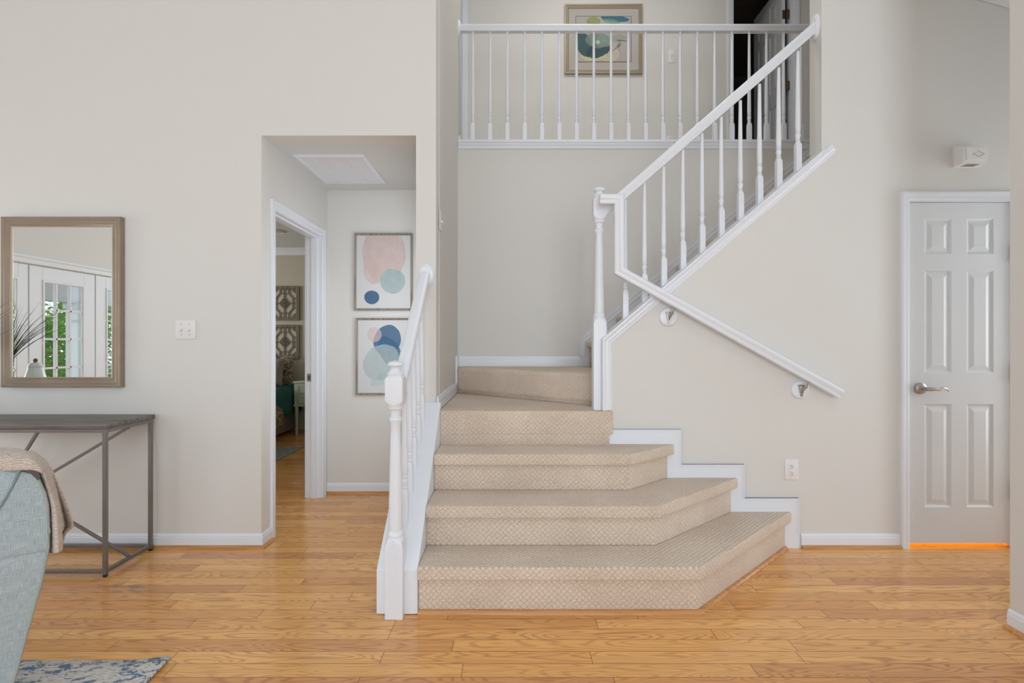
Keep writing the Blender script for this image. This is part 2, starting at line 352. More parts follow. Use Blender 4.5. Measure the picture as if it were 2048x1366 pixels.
def turned(bm, prof, cx, cy, z0, half=None, seg=32, axis='z', sx=1.0, sy=1.0):
    """ turned post: prof = (R, z); where half is given the round is cut from square stock of that half width """
    rings = []
    for R, z in prof:
        ring = []
        for k in range(seg):
            t = 2*pi*k/seg; c, s = math.cos(t), math.sin(t); r = R
            if half: r = min(R, half/max(abs(c), abs(s)))
            a, b = r*c*sx, r*s*sy
            co = {'z': (cx+a, cy+b, z0+z), 'y': (cx+a, z0+z, cy+b), 'x': (z0+z, cx+a, cy+b)}[axis]
            ring.append(bm.verts.new(co))
        rings.append(ring)
    fs = []
    for a, b in zip(rings, rings[1:]):
        for k in range(seg): fs.append(bm.faces.new((a[k], a[(k+1) % seg], b[(k+1) % seg], b[k])))
    fs.append(bm.faces.new(rings[0])); fs.append(bm.faces.new(rings[-1]))
    bmesh.ops.recalc_face_normals(bm, faces=fs)
def sweep(bm, path, prof, side, closed=False):
    """ moulding: prof (u, v) swept along path; u along the constant vector side, v along dir x side, mitred corners """
    path = [Vector(p) for p in path]; side = Vector(side); n = len(path); rings = []
    def vn(a, b): return (b-a).normalized().cross(side).normalized()
    for i, p in enumerate(path):
        if closed: v1 = vn(path[i-1], p); v2 = vn(p, path[(i+1) % n])
        else:
            v1 = vn(path[i-1], p) if i > 0 else vn(p, path[1]); v2 = vn(p, path[i+1]) if i < n-1 else v1
        m = (v1+v2).normalized(); m = m / max(0.2, m.dot(v1))
        rings.append([bm.verts.new(p + side*u + m*v) for u, v in prof])
    k = len(prof); fs = []
    rng = range(n) if closed else range(n-1)
    for i in rng:
        a, b = rings[i], rings[(i+1) % n]
        for j in range(k): fs.append(bm.faces.new((a[j], a[(j+1) % k], b[(j+1) % k], b[j])))
    if not closed: fs.append(bm.faces.new(rings[0])); fs.append(bm.faces.new(rings[-1]))
    bmesh.ops.recalc_face_normals(bm, faces=fs)
def grid(bm, rows):
    V = [[bm.verts.new(p) for p in r] for r in rows]; fs = []
    for a, b in zip(V, V[1:]):
        for i in range(len(a)-1): fs.append(bm.faces.new((a[i], a[i+1], b[i+1], b[i])))
    return fs
def uv_box(me):
    uvl = me.uv_layers.new(name='UVMap')
    for p in me.polygons:
        n = p.normal
        if abs(n.z) > 0.75: t = Vector((1, 0, 0)); b = Vector((0, 1, 0))
        else:
            t = Vector((0, 0, 1)).cross(n).normalized(); b = Vector((0, 0, 1))
        for li in p.loop_indices:
            co = me.vertices[me.loops[li].vertex_index].co; uvl.data[li].uv = (co.dot(t), co.dot(b))
def obj(name, bm, mat, parent=None, smooth=True, angle=34, kind=None, uv=True, label=None):
    if smooth:
        for f in bm.faces: f.smooth = True
        for e in bm.edges:
            if len(e.link_faces) == 2 and e.calc_face_angle(0) > math.radians(angle): e.smooth = False
    off = Vector((0, 0, 0))
    if parent is not None:
        q = parent
        while q is not None: off += q.location; q = q.parent
        bmesh.ops.translate(bm, verts=bm.verts, vec=-off)
    me = bpy.data.meshes.new(name); bm.to_mesh(me); bm.free()
    if uv and not me.uv_layers: uv_box(me)
    o = bpy.data.objects.new(name, me); COL.objects.link(o)
    for m in (mat if isinstance(mat, list) else [mat]): me.materials.append(m)
    if parent is not None: o.parent = parent
    if kind: o['kind'] = kind
    if label: o['label'] = label
    return o
def struct(name, bm, mat, smooth=False, parent=None):
    return obj(name, bm, mat, parent, smooth=smooth, kind='structure' if parent is None else None)
def thing(name, label, cat, loc=(0, 0, 0), group=None):
    o = bpy.data.objects.new(name, None); COL.objects.link(o); o.location = loc; o.empty_display_size = 0.1
    o['label'] = label; o['category'] = cat
    if group: o['group'] = group
    return o
def struct_root(name, loc=(0, 0, 0)):
    o = bpy.data.objects.new(name, None); COL.objects.link(o); o.location = loc; o['kind'] = 'structure'; return o
def dup(o, dloc, parent=None):
    c = o.copy(); COL.objects.link(c)
    c.parent = parent if parent is not None else o.parent
    c.location = o.location + Vector(dloc)
    for ch in list(o.children):
        d = ch.copy(); COL.objects.link(d); d.parent = c
    return c

# ------------------------------------------------------------------ key planes (metres; camera stands at x=0, y=0)
YW = 3.02      # face of the front wall
TW = 0.12      # wall thickness
HX0, HX1 = -1.478, -0.566     # hallway opening
SX0 = -0.445                  # left wall of the stairwell
YB = 4.20                     # back wall of the stairwell
XR = 1.826                    # where the right wall starts full height
YU = 5.20                     # back wall of the upper hall
ZU = 2.85                     # upper floor
H = [0, 0.215, 0.415, 0.612, 0.808, 1.010]
CEIL = 5.2

# floor
b = B(); box(b, -7.0, 4.6, -4.9, 8.0, -0.12, 0.0); struct('floor', b, M['floor'])

# front wall
b = B()
box(b, -5.30, HX0, YW, YW+TW, 0, CEIL)
box(b, HX0, HX1, YW, YW+TW, 2.43, CEIL)
box(b, HX1, SX0-0.003, YW, YW+TW, 0, CEIL)
def capz(x): return 1.230 + 0.856*(x-0.530)
prism(b, [(0.545, 0), (0.545, capz(0.545)-0.02), (XR, capz(XR)-0.02), (XR, 0)], YW, YW+TW, 'y')
box(b, XR, 2.335, YW, YW+TW, 0, CEIL)
box(b, 2.335, 2.958, YW, YW+TW, 2.045, CEIL)
box(b, 2.958, 4.3, YW, YW+TW, 0, CEIL)
struct('wall_front', b, M['wall'])
# outer room shell (great room)
b = B(); box(b, 2.11, 4.3, -4.6, 2.17, 0, CEIL); struct('wall_right', b, M['wall'])
b = B(); box(b, 4.3, 4.42, 2.17, 2.30, 0, CEIL); box(b, 4.3, 4.42, 2.90, 3.9, 0, CEIL); box(b, 4.3, 4.42, 2.30, 2.90, 0, 0.35); box(b, 4.3, 4.42, 2.30, 2.90, 2.35, CEIL); struct('wall_right_hall', b, M['wall'])
b = B()
for z in (0.35, 0.98, 1.65, 2.29): box(b, 4.33, 4.39, 2.30, 2.90, z, z+0.06)
for y in (2.30, 2.84): box(b, 4.33, 4.39, y, y+0.06, 0.35, 2.35)
struct('window_5', b, M['trim'])
b = B(); box(b, 2.0, 4.3, -4.6, YW, 3.43, 3.55)
prism(b, [(2.0, 3.432), (4.3, 2.81), (4.3, 3.43), (2.0, 3.43)], -4.6, YW, 'y'); struct('ceiling_right_slope', b, M['ceiling'])
b = B(); box(b, -5.42, 2.12, -4.7, YW+TW, CEIL, CEIL+0.12); struct('ceiling', b, M['ceiling'])
# rear wall with two tall windows
b = B()
RW = [(-4.85, -1.55), (-0.1, 1.9)]
xs = [-5.42, RW[0][0], RW[0][1], RW[1][0], RW[1][1], 2.11]
for i in (0, 2, 4): box(b, xs[i], xs[i+1], -4.6, -4.48, 0, CEIL)
for a, c in RW: box(b, a, c, -4.6, -4.48, 0, 0.35); box(b, a, c, -4.6, -4.48, 4.25, CEIL)
struct('wall_rear', b, M['wall'])
for i, (a, c) in enumerate(RW):
    r = struct_root('window_%d' % (i+1), ((a+c)/2, -4.5, 0.35))
    b = B(); n = 4 if i == 0 else 3
    for k in range(n+1):
        x = a + (c-a)*k/n; box(b, max(a, x-0.03), min(c, x+0.03), -4.56, -4.49, 0.35, 4.25)
    for z in (0.35, 1.6, 2.9, 4.19): box(b, a, c, -4.555, -4.495, z, z+0.06)
    obj('window_frame', b, M['trim'], r, smooth=False)
# left wall with glazed doors
LX = -5.30
DOORS = [(0.37, 1.30), (-0.53, 0.37), (-1.46, -0.53)]   # y ranges
b = B()
box(b, LX-0.12, LX, -4.6, -1.56, 0, 2.95); box(b, LX-0.12, LX, -1.56, 1.40, 2.08, 2.95)
box(b, LX-0.12, LX, 1.32, 1.40, 0, 2.08); box(b, LX-0.12, LX, 2.50, YW+TW, 0, 2.95); box(b, LX-0.12, LX, 1.40, 2.50, 2.30, 2.95)
box(b, LX-0.12, LX, -4.6, YW+TW, 2.95, CEIL)
box(b, LX-0.12, LX, 1.40, 2.50, 0, 0.12)
struct('wall_left', b, M['wall'])
b = B(); sweep(b, [(LX, -1.47, 0), (LX, -1.47, 2.07), (LX, 1.31, 2.07), (LX, 1.31, 0)], [(0, 0), (0, 0.085), (-0.026, 0.085), (-0.026, 0.065), (-0.014, 0.05), (-0.016, 0.01), (-0.010, 0)], (-1, 0, 0)); struct('trim_1', b, M['trim'])
def glazed_door(n, y0, y1):
    r = struct_root('door_%d' % n, (LX, (y0+y1)/2, 0)); b = B(); g0, g1 = y0+0.12, y1-0.17
    if n == 4: g0, g1 = y0+0.17, y1-0.165
    X0, X1 = LX-0.055, LX-0.01
    box(b, X0, X1, y0+0.008, g0, 0.01, 2.06, 0.003); box(b, X0, X1, g1, y1-0.008, 0.01, 2.06, 0.003)
    box(b, X0, X1, g0, g1, 0.01, 0.24, 0.003); box(b, X0, X1, g0, g1, 1.91, 2.06, 0.003)
    obj('door_panel', b, M['trim'], r, smooth=False)
    b = B(); w = (g1-g0)/3
    for k in (1, 2): box(b, X0+0.004, X1-0.004, g0+w*k-0.011, g0+w*k+0.011, 0.24, 1.91, 0.002)
    for k in range(1, 5): z = 1.91-0.334*k; box(b, X0+0.004, X1-0.004, g0, g1, z-0.011, z+0.011, 0.002)
    sweep(b, [(X1, g0, 0.24), (X1, g0, 1.91), (X1, g1, 1.91), (X1, g1, 0.24)], [(0, 0), (0, 0.028), (0.010, 0.02), (0.010, 0)], (1, 0, 0), closed=True)
    obj('muntin', b, M['trim'], r, smooth=False)
    b = B(); box(b, (X0+X1)/2-0.003, (X0+X1)/2+0.003, g0, g1, 0.24, 1.91); obj('pane', b, M['glass'], r, smooth=False)
for i, (a, c) in enumerate(DOORS): glazed_door(3+i, a, c)
b = B()
for a in (1.40, 1.93, 2.44): box(b, LX-0.09, LX-0.02, a, a+0.06, 0.12, 2.30)
for z in (0.12, 0.85, 1.55, 2.24): box(b, LX-0.085, LX-0.025, 1.40, 2.50, z, z+0.06)
struct('window_3', b, M['trim'])
# hallway
b = B()
box(b, HX0-0.115, HX0, YW+TW, 3.18, 0, 2.9); box(b, HX0-0.115, HX0, 3.99, 4.22, 0, 2.9); box(b, HX0-0.115, HX0, 3.18, 3.99, 2.04, 2.9)
struct('wall_hall_left', b, M['wall'])
b = B(); box(b, HX0, SX0-0.12, 4.10, 4.22, 0, 2.9); struct('wall_hall_back', b, M['wall'])
b = B(); box(b, HX0, SX0-0.12, YW+TW, 4.10, 2.43, 2.55); struct('ceiling_hall', b, M['ceiling'])
# stairwell walls
b = B(); box(b, SX0-0.12, SX0, YW+TW, 4.45, 0, 5.3); struct('wall_stair_left', b, M['wall'])
b = B(); box(b, SX0, 3.6, YB, YB+0.10, 0, ZU-0.013); struct('wall_stair_back', b, M['wall'])
b = B(); box(b, -2.1, 3.6, YB+0.101, YU, ZU-0.25, ZU); struct('floor_upper', b, M['carpet'])
b = B(); UD0, UD1 = 2.235, 2.86
box(b, -0.64, UD0, YU, YU+0.11, ZU, 5.3); box(b, UD0, UD1, YU, YU+0.11, ZU+2.045, 5.3); box(b, UD1, 3.6, YU, YU+0.11, ZU, 5.3)
box(b, -2.1, -0.64, YU, YU+0.11, ZU+2.045, 5.3); struct('wall_upper_back', b, M['wall'])
b = B(); box(b, -2.1, 3.6, YW+TW, YU+0.11, 5.3, 5.4); struct('ceiling_upper', b, M['ceiling'])
b = B(); box(b, 3.6, 3.7, YW+TW, YU+0.1, 0, 5.3); struct('wall_upper_right', b, M['wall'])
b = B(); box(b, -2.2, -2.1, 4.3, YU+0.1, ZU, 5.3); box(b, -2.1, SX0-0.12, 4.33, 4.45, ZU, 5.3); struct('wall_upper_left', b, M['wall'])
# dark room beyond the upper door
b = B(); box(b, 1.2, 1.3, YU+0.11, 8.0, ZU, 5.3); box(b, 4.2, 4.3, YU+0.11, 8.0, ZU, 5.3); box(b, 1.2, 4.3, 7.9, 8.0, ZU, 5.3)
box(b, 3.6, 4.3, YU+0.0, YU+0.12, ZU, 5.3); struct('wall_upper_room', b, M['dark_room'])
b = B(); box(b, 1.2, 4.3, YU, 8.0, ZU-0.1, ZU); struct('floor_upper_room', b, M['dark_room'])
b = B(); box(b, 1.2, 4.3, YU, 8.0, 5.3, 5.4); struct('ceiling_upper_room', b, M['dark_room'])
# bedroom
BY = 7.1; BC = 2.505
b = B(); box(b, -5.4, HX0-0.115, BY, BY+0.1, 0, BC); struct('wall_bedroom_back', b, M['bedroom_wall'])
b = B(); box(b, -5.5, -5.4, YW+TW, BY, 0, BC); struct('wall_bedroom_left', b, M['bedroom_wall'])
b = B(); box(b, HX0-0.115, HX0-0.02, 4.22, BY, 0, BC); struct('wall_bedroom_right', b, M['bedroom_wall'])
b = B(); box(b, -5.4, HX0-0.115, YW+TW, BY, BC, BC+0.1); struct('ceiling_bedroom', b, M['ceiling'])
b = B(); sweep(b, [(-5.4, BY, BC), (HX0-0.115, BY, BC)], [(0, 0), (0, 0.07), (-0.012, 0.07), (-0.03, 0.05), (-0.06, 0.02), (-0.085, 0.014), (-0.095, 0)], (0, 0, 1)); struct('trim_2', b, M['trim'], True)
# closet behind the panel door, its warm lamp on
b = B(); box(b, 2.15, 2.25, YW+TW, 3.9, 0, 2.05); box(b, 3.1, 3.2, YW+TW, 3.9, 0, 2.05); box(b, 2.15, 3.2, 3.8, 3.9, 0, 2.05)
box(b, 2.15, 3.2, YW+TW, 3.9, 2.05, 2.10); struct('wall_closet', b, M['wall'])
ld = bpy.data.lights.new('closet_lamp', 'POINT'); ld.energy = 17; ld.color = (1.0, 0.36, 0.02); ld.shadow_soft_size = 0.05
lo = bpy.data.objects.new('closet_lamp', ld); COL.objects.link(lo); lo.location = (2.68, 3.42, 0.55)

# ------------------------------------------------------------------ baseboards, shoe mouldings, casings
BASE = [(0, 0), (0, 0.013), (0.062, 0.013), (0.065, 0.010), (0.070, 0.011), (0.078, 0.008), (0.083, 0.004), (0.083, 0)]
QR = [(0, 0)] + [(0.019*math.sin(t), 0.019*math.cos(t)) for t in [k*pi/12 for k in range(7)]]
def base_run(name, path, zh=0.0, qr=True):
    b = B(); sweep(b, [(x, y, zh) for x, y in path], BASE, (0, 0, 1)); struct(name, b, M['trim'], True)
    if qr:
        b = B(); sweep(b, [(x, y, zh) for x, y in path], [(u, v+0.012) for u, v in QR], (0, 0, 1)); struct('trim_shoe_' + name.replace('baseboard_', ''), b, M['oak_trim'], True)
base_run('baseboard_left', [(-5.3, YW), (HX0, YW), (HX0, 3.128)])
base_run('baseboard_hall', [(HX0, 4.10), (HX1, 4.10)])
base_run('baseboard_right', [(1.70, YW), (2.283, YW)])
base_run('baseboard_near_right', [(3.0, 2.17), (2.11, 2.17), (2.11, -4.4)][::-1] if False else [(2.11, -4.4), (2.11, 2.17)][::-1])
b = B(); sweep(b, [(SX0, YW+0.0, H[4]), (SX0, 4.04, H[4])], BASE, (0, 0, 1)); sweep(b, [(SX0, 4.04, H[4]), (SX0, YB, H[4])], [(0, 0), (0, 0.013), (0.285, 0.013), (0.290, 0.008), (0.290, 0)], (0, 0, 1))
struct('baseboard_stair_left', b, M['trim'], True)
b = B(); sweep(b, [(SX0, YB, H[5]), (0.555, YB, H[5])], BASE, (0, 0, 1)); struct('baseboard_stair_back', b, M['trim'], True)
b = B(); sweep(b, [(-0.43, YU, ZU), (UD0-0.06, YU, ZU)], BASE, (0, 0, 1)); struct('baseboard_upper', b, M['trim'], True)

CAS = [(0, 0.0), (-0.010, 0.0), (-0.012, 0.006), (-0.015, 0.018), (-0.013, 0.022), (-0.017, 0.030), (-0.019, 0.046), (-0.017, 0.053), (0, 0.055)]
def casing(name, x0, x1, z, y=YW, z0=0.0):
    b = B(); sweep(b, [(x0, y, z0), (x0, y, z), (x1, y, z), (x1, y, z0)], CAS, (0, 1, 0)); struct(name, b, M['trim'], True)
casing('trim_door_closet', 2.338, 2.955, 2.042)
casing('trim_door_upper', UD0, UD1, ZU+2.04, YU, ZU)
casing('trim_door_upper_left', -1.35, -0.505, ZU+2.04, YU, ZU)
b = B(); sweep(b, [(HX0, 3.185, 0), (HX0, 3.185, 2.035), (HX0, 3.984, 2.035), (HX0, 3.984, 0)], [(u*0.8, v) for u, v in CAS], (-1, 0, 0)); struct('trim_door_bedroom', b, M['trim'], True)
# jamb linings
b = B(); X0, X1 = HX0-0.118, HX0+0.002
box(b, X0, X1, 3.978, 3.990, 0, 2.04); box(b, X0, X1, 3.178, 3.188, 0, 2.04); box(b, X0, X1, 3.178, 3.990, 2.028, 2.04)
box(b, X0+0.04, X1-0.035, 3.967, 3.978, 0, 2.028); box(b, X0+0.04, X1-0.035, 3.188, 3.967, 2.017, 2.028); struct('trim_jamb_bedroom', b, M['trim'])
b = B(); box(b, HX0-0.118-0.016, HX0-0.116, 3.985, 4.05, 0, 2.1); struct('trim_bedroom_side', b, M['trim'])
b = B(); box(b, UD0-0.0, UD0+0.015, YU-0.002, YU+0.112, ZU, ZU+2.04); box(b, UD1-0.015, UD1, YU-0.002, YU+0.112, ZU, ZU+2.04); box(b, UD0, UD1, YU-0.002, YU+0.112, ZU+2.03, ZU+2.045)
box(b, UD1-0.027, UD1-0.015, YU+0.0, YU+0.04, ZU, ZU+2.03)
struct('trim_jamb_upper', b, M['trim'])
b = B(); box(b, 2.335, 2.343, YW-0.002, YW+TW, 0, 2.045); box(b, 2.950, 2.958, YW-0.002, YW+TW, 0, 2.045); box(b, 2.335, 2.958, YW-0.002, YW+TW, 2.038, 2.046); struct('trim_jamb_closet', b, M['trim'])
# strike plate on the bedroom jamb
t = thing('strike_plate', 'small bronze strike plate let into the bedroom door jamb', 'strike plate', (HX0-0.105, 3.975, 0.93))
b = B(); box(b, -1.592, -1.560, 3.975, 3.980, 0.905, 0.965, 0.001); obj('plate', b, M['nickel'], t)
b = B(); box(b, -1.582, -1.570, 3.9735, 3.977, 0.920, 0.948); obj('latch_hole', b, M['bronze'], t)

# ------------------------------------------------------------------ six-panel doors
def panel_door(parent, x0, x1, z0, z1, y0, y1, rows, cols, name='door_panel'):
    """ slab in the xz plane with raised-and-fielded panels on its y0 face and y1 face """
    b = B(); cut = 0.009
    xs = sorted([x0, x1] + [v for c in cols for v in c]); zs = sorted([z0, z1] + [v for r in rows for v in r])
    for i in range(len(xs)-1):
        for j in range(len(zs)-1):
            pan = (i % 2 == 1) and (j % 2 == 1)
            if not pan: box(b, xs[i], xs[i+1], y0, y1, zs[j], zs[j+1])
            else: box(b, xs[i], xs[i+1], y0+cut, y1-cut, zs[j], zs[j+1])
    bmesh.ops.remove_doubles(b, verts=b.verts, dist=1e-5)
    for (a, c) in cols:
        for (p, q) in rows:
            for yy, sgn in ((y0, 1), (y1, -1)):
                def rect(m, d): return [(a+m, yy+sgn*d, p+m), (c-m, yy+sgn*d, p+m), (c-m, yy+sgn*d, q-m), (a+m, yy+sgn*d, q-m)]
                R = [[b.verts.new(v) for v in rect(m, d)] for m, d in ((0.0, 0.0), (0.011, cut-0.001), (0.020, cut-0.001), (0.044, 0.002))]
                fs = []
                for r1, r2 in zip(R, R[1:]):
                    for k in range(4): fs.append(b.faces.new((r1[k], r1[(k+1) % 4], r2[(k+1) % 4], r2[k])))
                fs.append(b.faces.new(R[-1])); bmesh.ops.recalc_face_normals(b, faces=fs)
                if fs[-1].normal.y*sgn > 0: bmesh.ops.reverse_faces(b, faces=fs)
    return obj(name, b, M['door'], parent, smooth=False)
d = struct_root('door_1', (2.65, 3.03, 0))
panel_door(d, 2.345, 2.949, 0.022, 2.036, 3.028, 3.063, [(0.235, 0.845), (1.030, 1.634), (1.733, 1.942)], [(2.441, 2.599), (2.690, 2.848)])
h = B(); turned(h, [(0.001, -0.030), (0.020, -0.029), (0.0320, -0.020), (0.0340, -0.008), (0.034, 0)], 2.408, 0.938, 3.028, axis='y')
turned(h, [(0.012, -0.058), (0.013, -0.045), (0.012, -0.02)], 2.408, 0.938, 3.028, axis='y', seg=20)
hd = obj('door_handle', h, M['nickel'], d, label='brushed nickel lever handle')
h = B(); zz = 0.938; tube(h, [(2.402, 2.972, zz), (2.425, 2.968, zz), (2.452, 2.966, zz+0.001), (2.475, 2.966, zz-0.003), (2.500, 2.968, zz+0.007), (2.522, 2.972, zz+0.004), (2.537, 2.976, zz-0.008), (2.540, 2.978, zz-0.013)], 0.009, 12, [0.010, 0.0115, 0.0095, 0.007, 0.0065, 0.0055, 0.004, 0.002])
turned(h, [(0.002, -0.068), (0.008, -0.066), (0.010, -0.058), (0.008, -0.05)], 2.450, 0.938, 3.028, axis='y', seg=16); obj('lever', h, M['nickel'], hd)
for z in (1.74, 1.03, 0.335):
    h = B(); box(h, 2.947, 2.957, 3.012, 3.03, z-0.045, z+0.045, 0.001); tube(h, [(2.951, 3.014, z-0.045), (2.951, 3.014, z+0.045)], 0.007, 10); obj('hinge', h, M['nickel'], d)
h = B(); box(h, 2.3425, 2.3455, 3.024, 3.06, 0.90, 0.965); obj('latch_plate', h, M['bronze'], d)

# upper door, swung open into the dark room
d = struct_root('door_2', (UD1-0.06, YU+0.05, ZU))
o = panel_door(None, 0.0, 0.60, 0.01, 2.03, 0.0, 0.035, [(0.22, 0.84), (1.0, 1.62), (1.72, 1.93)], [(0.10, 0.25), (0.35, 0.50)])
o.parent = d; o.rotation_euler = (0, 0, math.radians(90)); o.location = (-0.005, -0.01, 0)
for z in (ZU+0.98, ZU+1.71):
    h = B(); box(h, UD1-0.095, UD1-0.062, YU+0.034, YU+0.040, z-0.045, z+0.045, 0.002); tube(h, [(UD1-0.050, YU+0.028, z-0.047), (UD1-0.050, YU+0.028, z+0.047)], 0.008, 10)
    box(h, UD1-0.042, UD1-0.026, YU+0.024, YU+0.030, z-0.045, z+0.045, 0.001); obj('hinge', h, M['bronze'], d)
h = B(); box(h, -1.345, -0.512, YU+0.03, YU+0.065, ZU+0.01, ZU+2.04, 0.003); struct('door_6', h, M['wall'])

# ------------------------------------------------------------------ the staircase
st = thing('staircase', 'winding staircase with beige patterned carpet rising to the upper floor', 'staircase', (0.4, 2.9, 0))
NOSE = 0.026
outl = {1: ((-0.42, 2.290), (0.830, 2.290), (1.600, 3.0)), 2: ((-0.42, 2.510), (0.705, 2.510), (1.283, 3.0)),
        3: ((-0.42, 2.758), (0.632, 2.758), (0.911, 3.0))}
def offs(pts, d):
    """ shift an open outline outwards (to the right-hand side of its run) by d, keeping the run's ends on their lines """
    p = [Vector(q) for q in pts]; n1 = Vector(((p[1]-p[0]).y, -(p[1]-p[0]).x)).normalized(); n2 = Vector(((p[2]-p[1]).y, -(p[2]-p[1]).x)).normalized()
    m = (n1+n2).normalized(); m = m/m.dot(n1)
    e = p[2]+n2*d; dirn = (p[2]-p[1]).normalized(); e = e + dirn*((p[2].y-e.y)/dirn.y)
    return [tuple(p[0]+n1*d), tuple(p[1]+m*d), tuple(e)]
for k in (1, 2, 3):
    o3 = outl[k]; b = B(); z0, z1 = H[k-1], H[k]
    prism(b, [o3[0], o3[1], o3[2], (o3[2][0], YW-0.002), (-0.42, YW-0.002)], z0+(0.012 if k == 1 else 0.0), z1-0.03, 'z', 0.006, 2)
    q = offs(o3, NOSE)
    prism(b, [q[0], q[1], q[2], (q[2][0], YW-0.002), (-0.42, YW-0.002)], z1-0.060, z1, 'z', 0.025, 5)
    obj('stair_step', b, M['carpet'], st, angle=60)
# winder steps
b = B()
prism(b, [(-0.42, 2.993), (0.57, 2.993), (0.57, YW-0.001), (0.545, YW), (0.545, YW+TW), (1.2, YW+TW), (1.2, YB-0.02), (SX0+0.013, YB-0.02), (SX0+0.013, YW+0.001), (-0.42, YW)], H[3]-0.03, H[4]-0.04, 'z', 0.003)
prism(b, [(-0.42, 2.990), (0.590, 2.990), (0.590, YW-0.001), (0.545, YW), (0.545, YW+TW), (1.2, YW+TW), (1.2, YB-0.02), (SX0+0.013, YB-0.02), (SX0+0.013, YW+0.001), (-0.42, YW-0.001)], H[4]-0.135, H[4], 'z', 0.026, 5)
obj('stair_step', b, M['carpet'], st, angle=60)
b = B(); XB = SX0+0.013; YE = YB-0.015
prism(b, [(XB, 4.045), (0.60, 3.185), (0.9, 3.145), (0.9, YE), (XB, YE)], H[4], H[5]-0.03, 'z', 0.004)
prism(b, [(XB, 4.034), (0.592, 3.174), (0.9, 3.145), (0.9, YE), (XB, YE)], H[5]-0.190, H[5], 'z', 0.030, 5)
obj('stair_step', b, M['carpet'], st, angle=60)
rise = (ZU-H[5])/9.0; going = 0.243; X6 = 0.632
for k in range(9):
    z1 = H[5]+rise*(k+1); x = X6+going*k; b = B()
    xe = 3.55 if k == 8 else x+going+0.15
    box(b, x, xe, YW+TW+0.004, YE, z1-rise, z1-0.03, 0.004)
    box(b, x-NOSE, xe, YW+TW+0.004, YE, z1-0.05, z1, 0.018, 4); obj('stair_step', b, M['carpet'], st, angle=60)
# oak moulding round the foot of the first step
b = B(); sweep(b, [(-0.42, 2.290, 0), (0.830, 2.290, 0), (1.600, 3.0, 0)], [(u*0.95, v) for u, v in QR], (0, 0, 1)); obj('base_moulding', b, M['oak_trim'], st, label='oak quarter-round moulding')
# stepped white skirt on the wall beside the lower steps
b = B()
def sk(px, py): s_ = 339.0; return ((px-1024)/s_, CAM_H-(py-683)/s_)
outer = [(1214, 858), (1361, 858), (1361, 928), (1487, 928), (1487, 995), (1596, 995), (1596, 1068)]
P = [sk(*p) for p in outer]
inner = [(1.690, 0.0), (1.52, 0.0), (1.52, 0.18), (1.20, 0.18), (1.20, 0.38), (0.85, 0.38), (0.85, 0.60), (P[0][0], 0.60)]
prism(b, P + [(P[-1][0], 0.0)] + inner[1:], YW-0.012, YW-0.0005, 'y')
for off, th in ((0.0, 0.016), (0.011, 0.014)):
    sweep(b, [(p[0], YW, p[1]) for p in P], [(0, -off), (-th, -off), (-th, -off-0.005), (-0.011, -off-0.006), (0, -off-0.006)], (0, 1, 0))
obj('skirt_board', b, M['trim'], st, smooth=False, label='white stepped skirt board')
# sloping skirt on the stairwell's back wall
b = B()
def skz(x): return 1.231 + 0.832*(x-0.552)
prism(b, [(0.552, H[5]), (0.552, skz(0.552)), (2.50, skz(2.50)), (2.75, skz(2.50)), (2.75, 2.2), (2.4, 2.2), (0.72, H[5])], YB-0.012, YB-0.0005, 'y')
sweep(b, [(0.552, YB-0.010, H[5]+0.083), (0.552, YB-0.010, skz(0.552)), (2.5, YB-0.010, skz(2.5))], [(0, 0), (-0.012, 0), (-0.012, -0.012), (-0.006, -0.016), (-0.006, -0.026), (-0.011, -0.030), (-0.011, -0.044), (0, -0.048)], (0, 1, 0))
obj('skirt_board', b, M['trim'], st, smooth=True, label='white sloping skirt board')
# left stringer curb carrying the lower railing
def curbz(y): return 0.200 + 0.882*(y-2.275)
b = B()
prism(b, [(2.290, 0.0), (2.290, curbz(2.29)-0.012), (3.018, curbz(3.018)-0.012), (3.018, 0.0)], -0.588, -0.434, 'x')
prism(b, [(2.275, curbz(2.275)-0.014), (2.275, curbz(2.275)), (3.019, curbz(3.019)), (3.019, curbz(3.019)-0.014)], -0.602, -0.420, 'x', 0.002)
for x0, x1 in ((-0.602, -0.590), (-0.432, -0.420)): prism(b, [(2.275, 0.004), (2.275, curbz(2.275)-0.01), (3.019, curbz(3.019)-0.01), (3.019, 0.004)], x0, x1, 'x', 0.002)
prism(b, [(2.276, 0.004), (2.276, curbz(2.276)-0.01), (2.292, curbz(2.292)-0.01), (2.292, 0.004)], -0.592, -0.430, 'x')
obj('stringer', b, M['trim'], st, smooth=False, label='white boxed stringer')

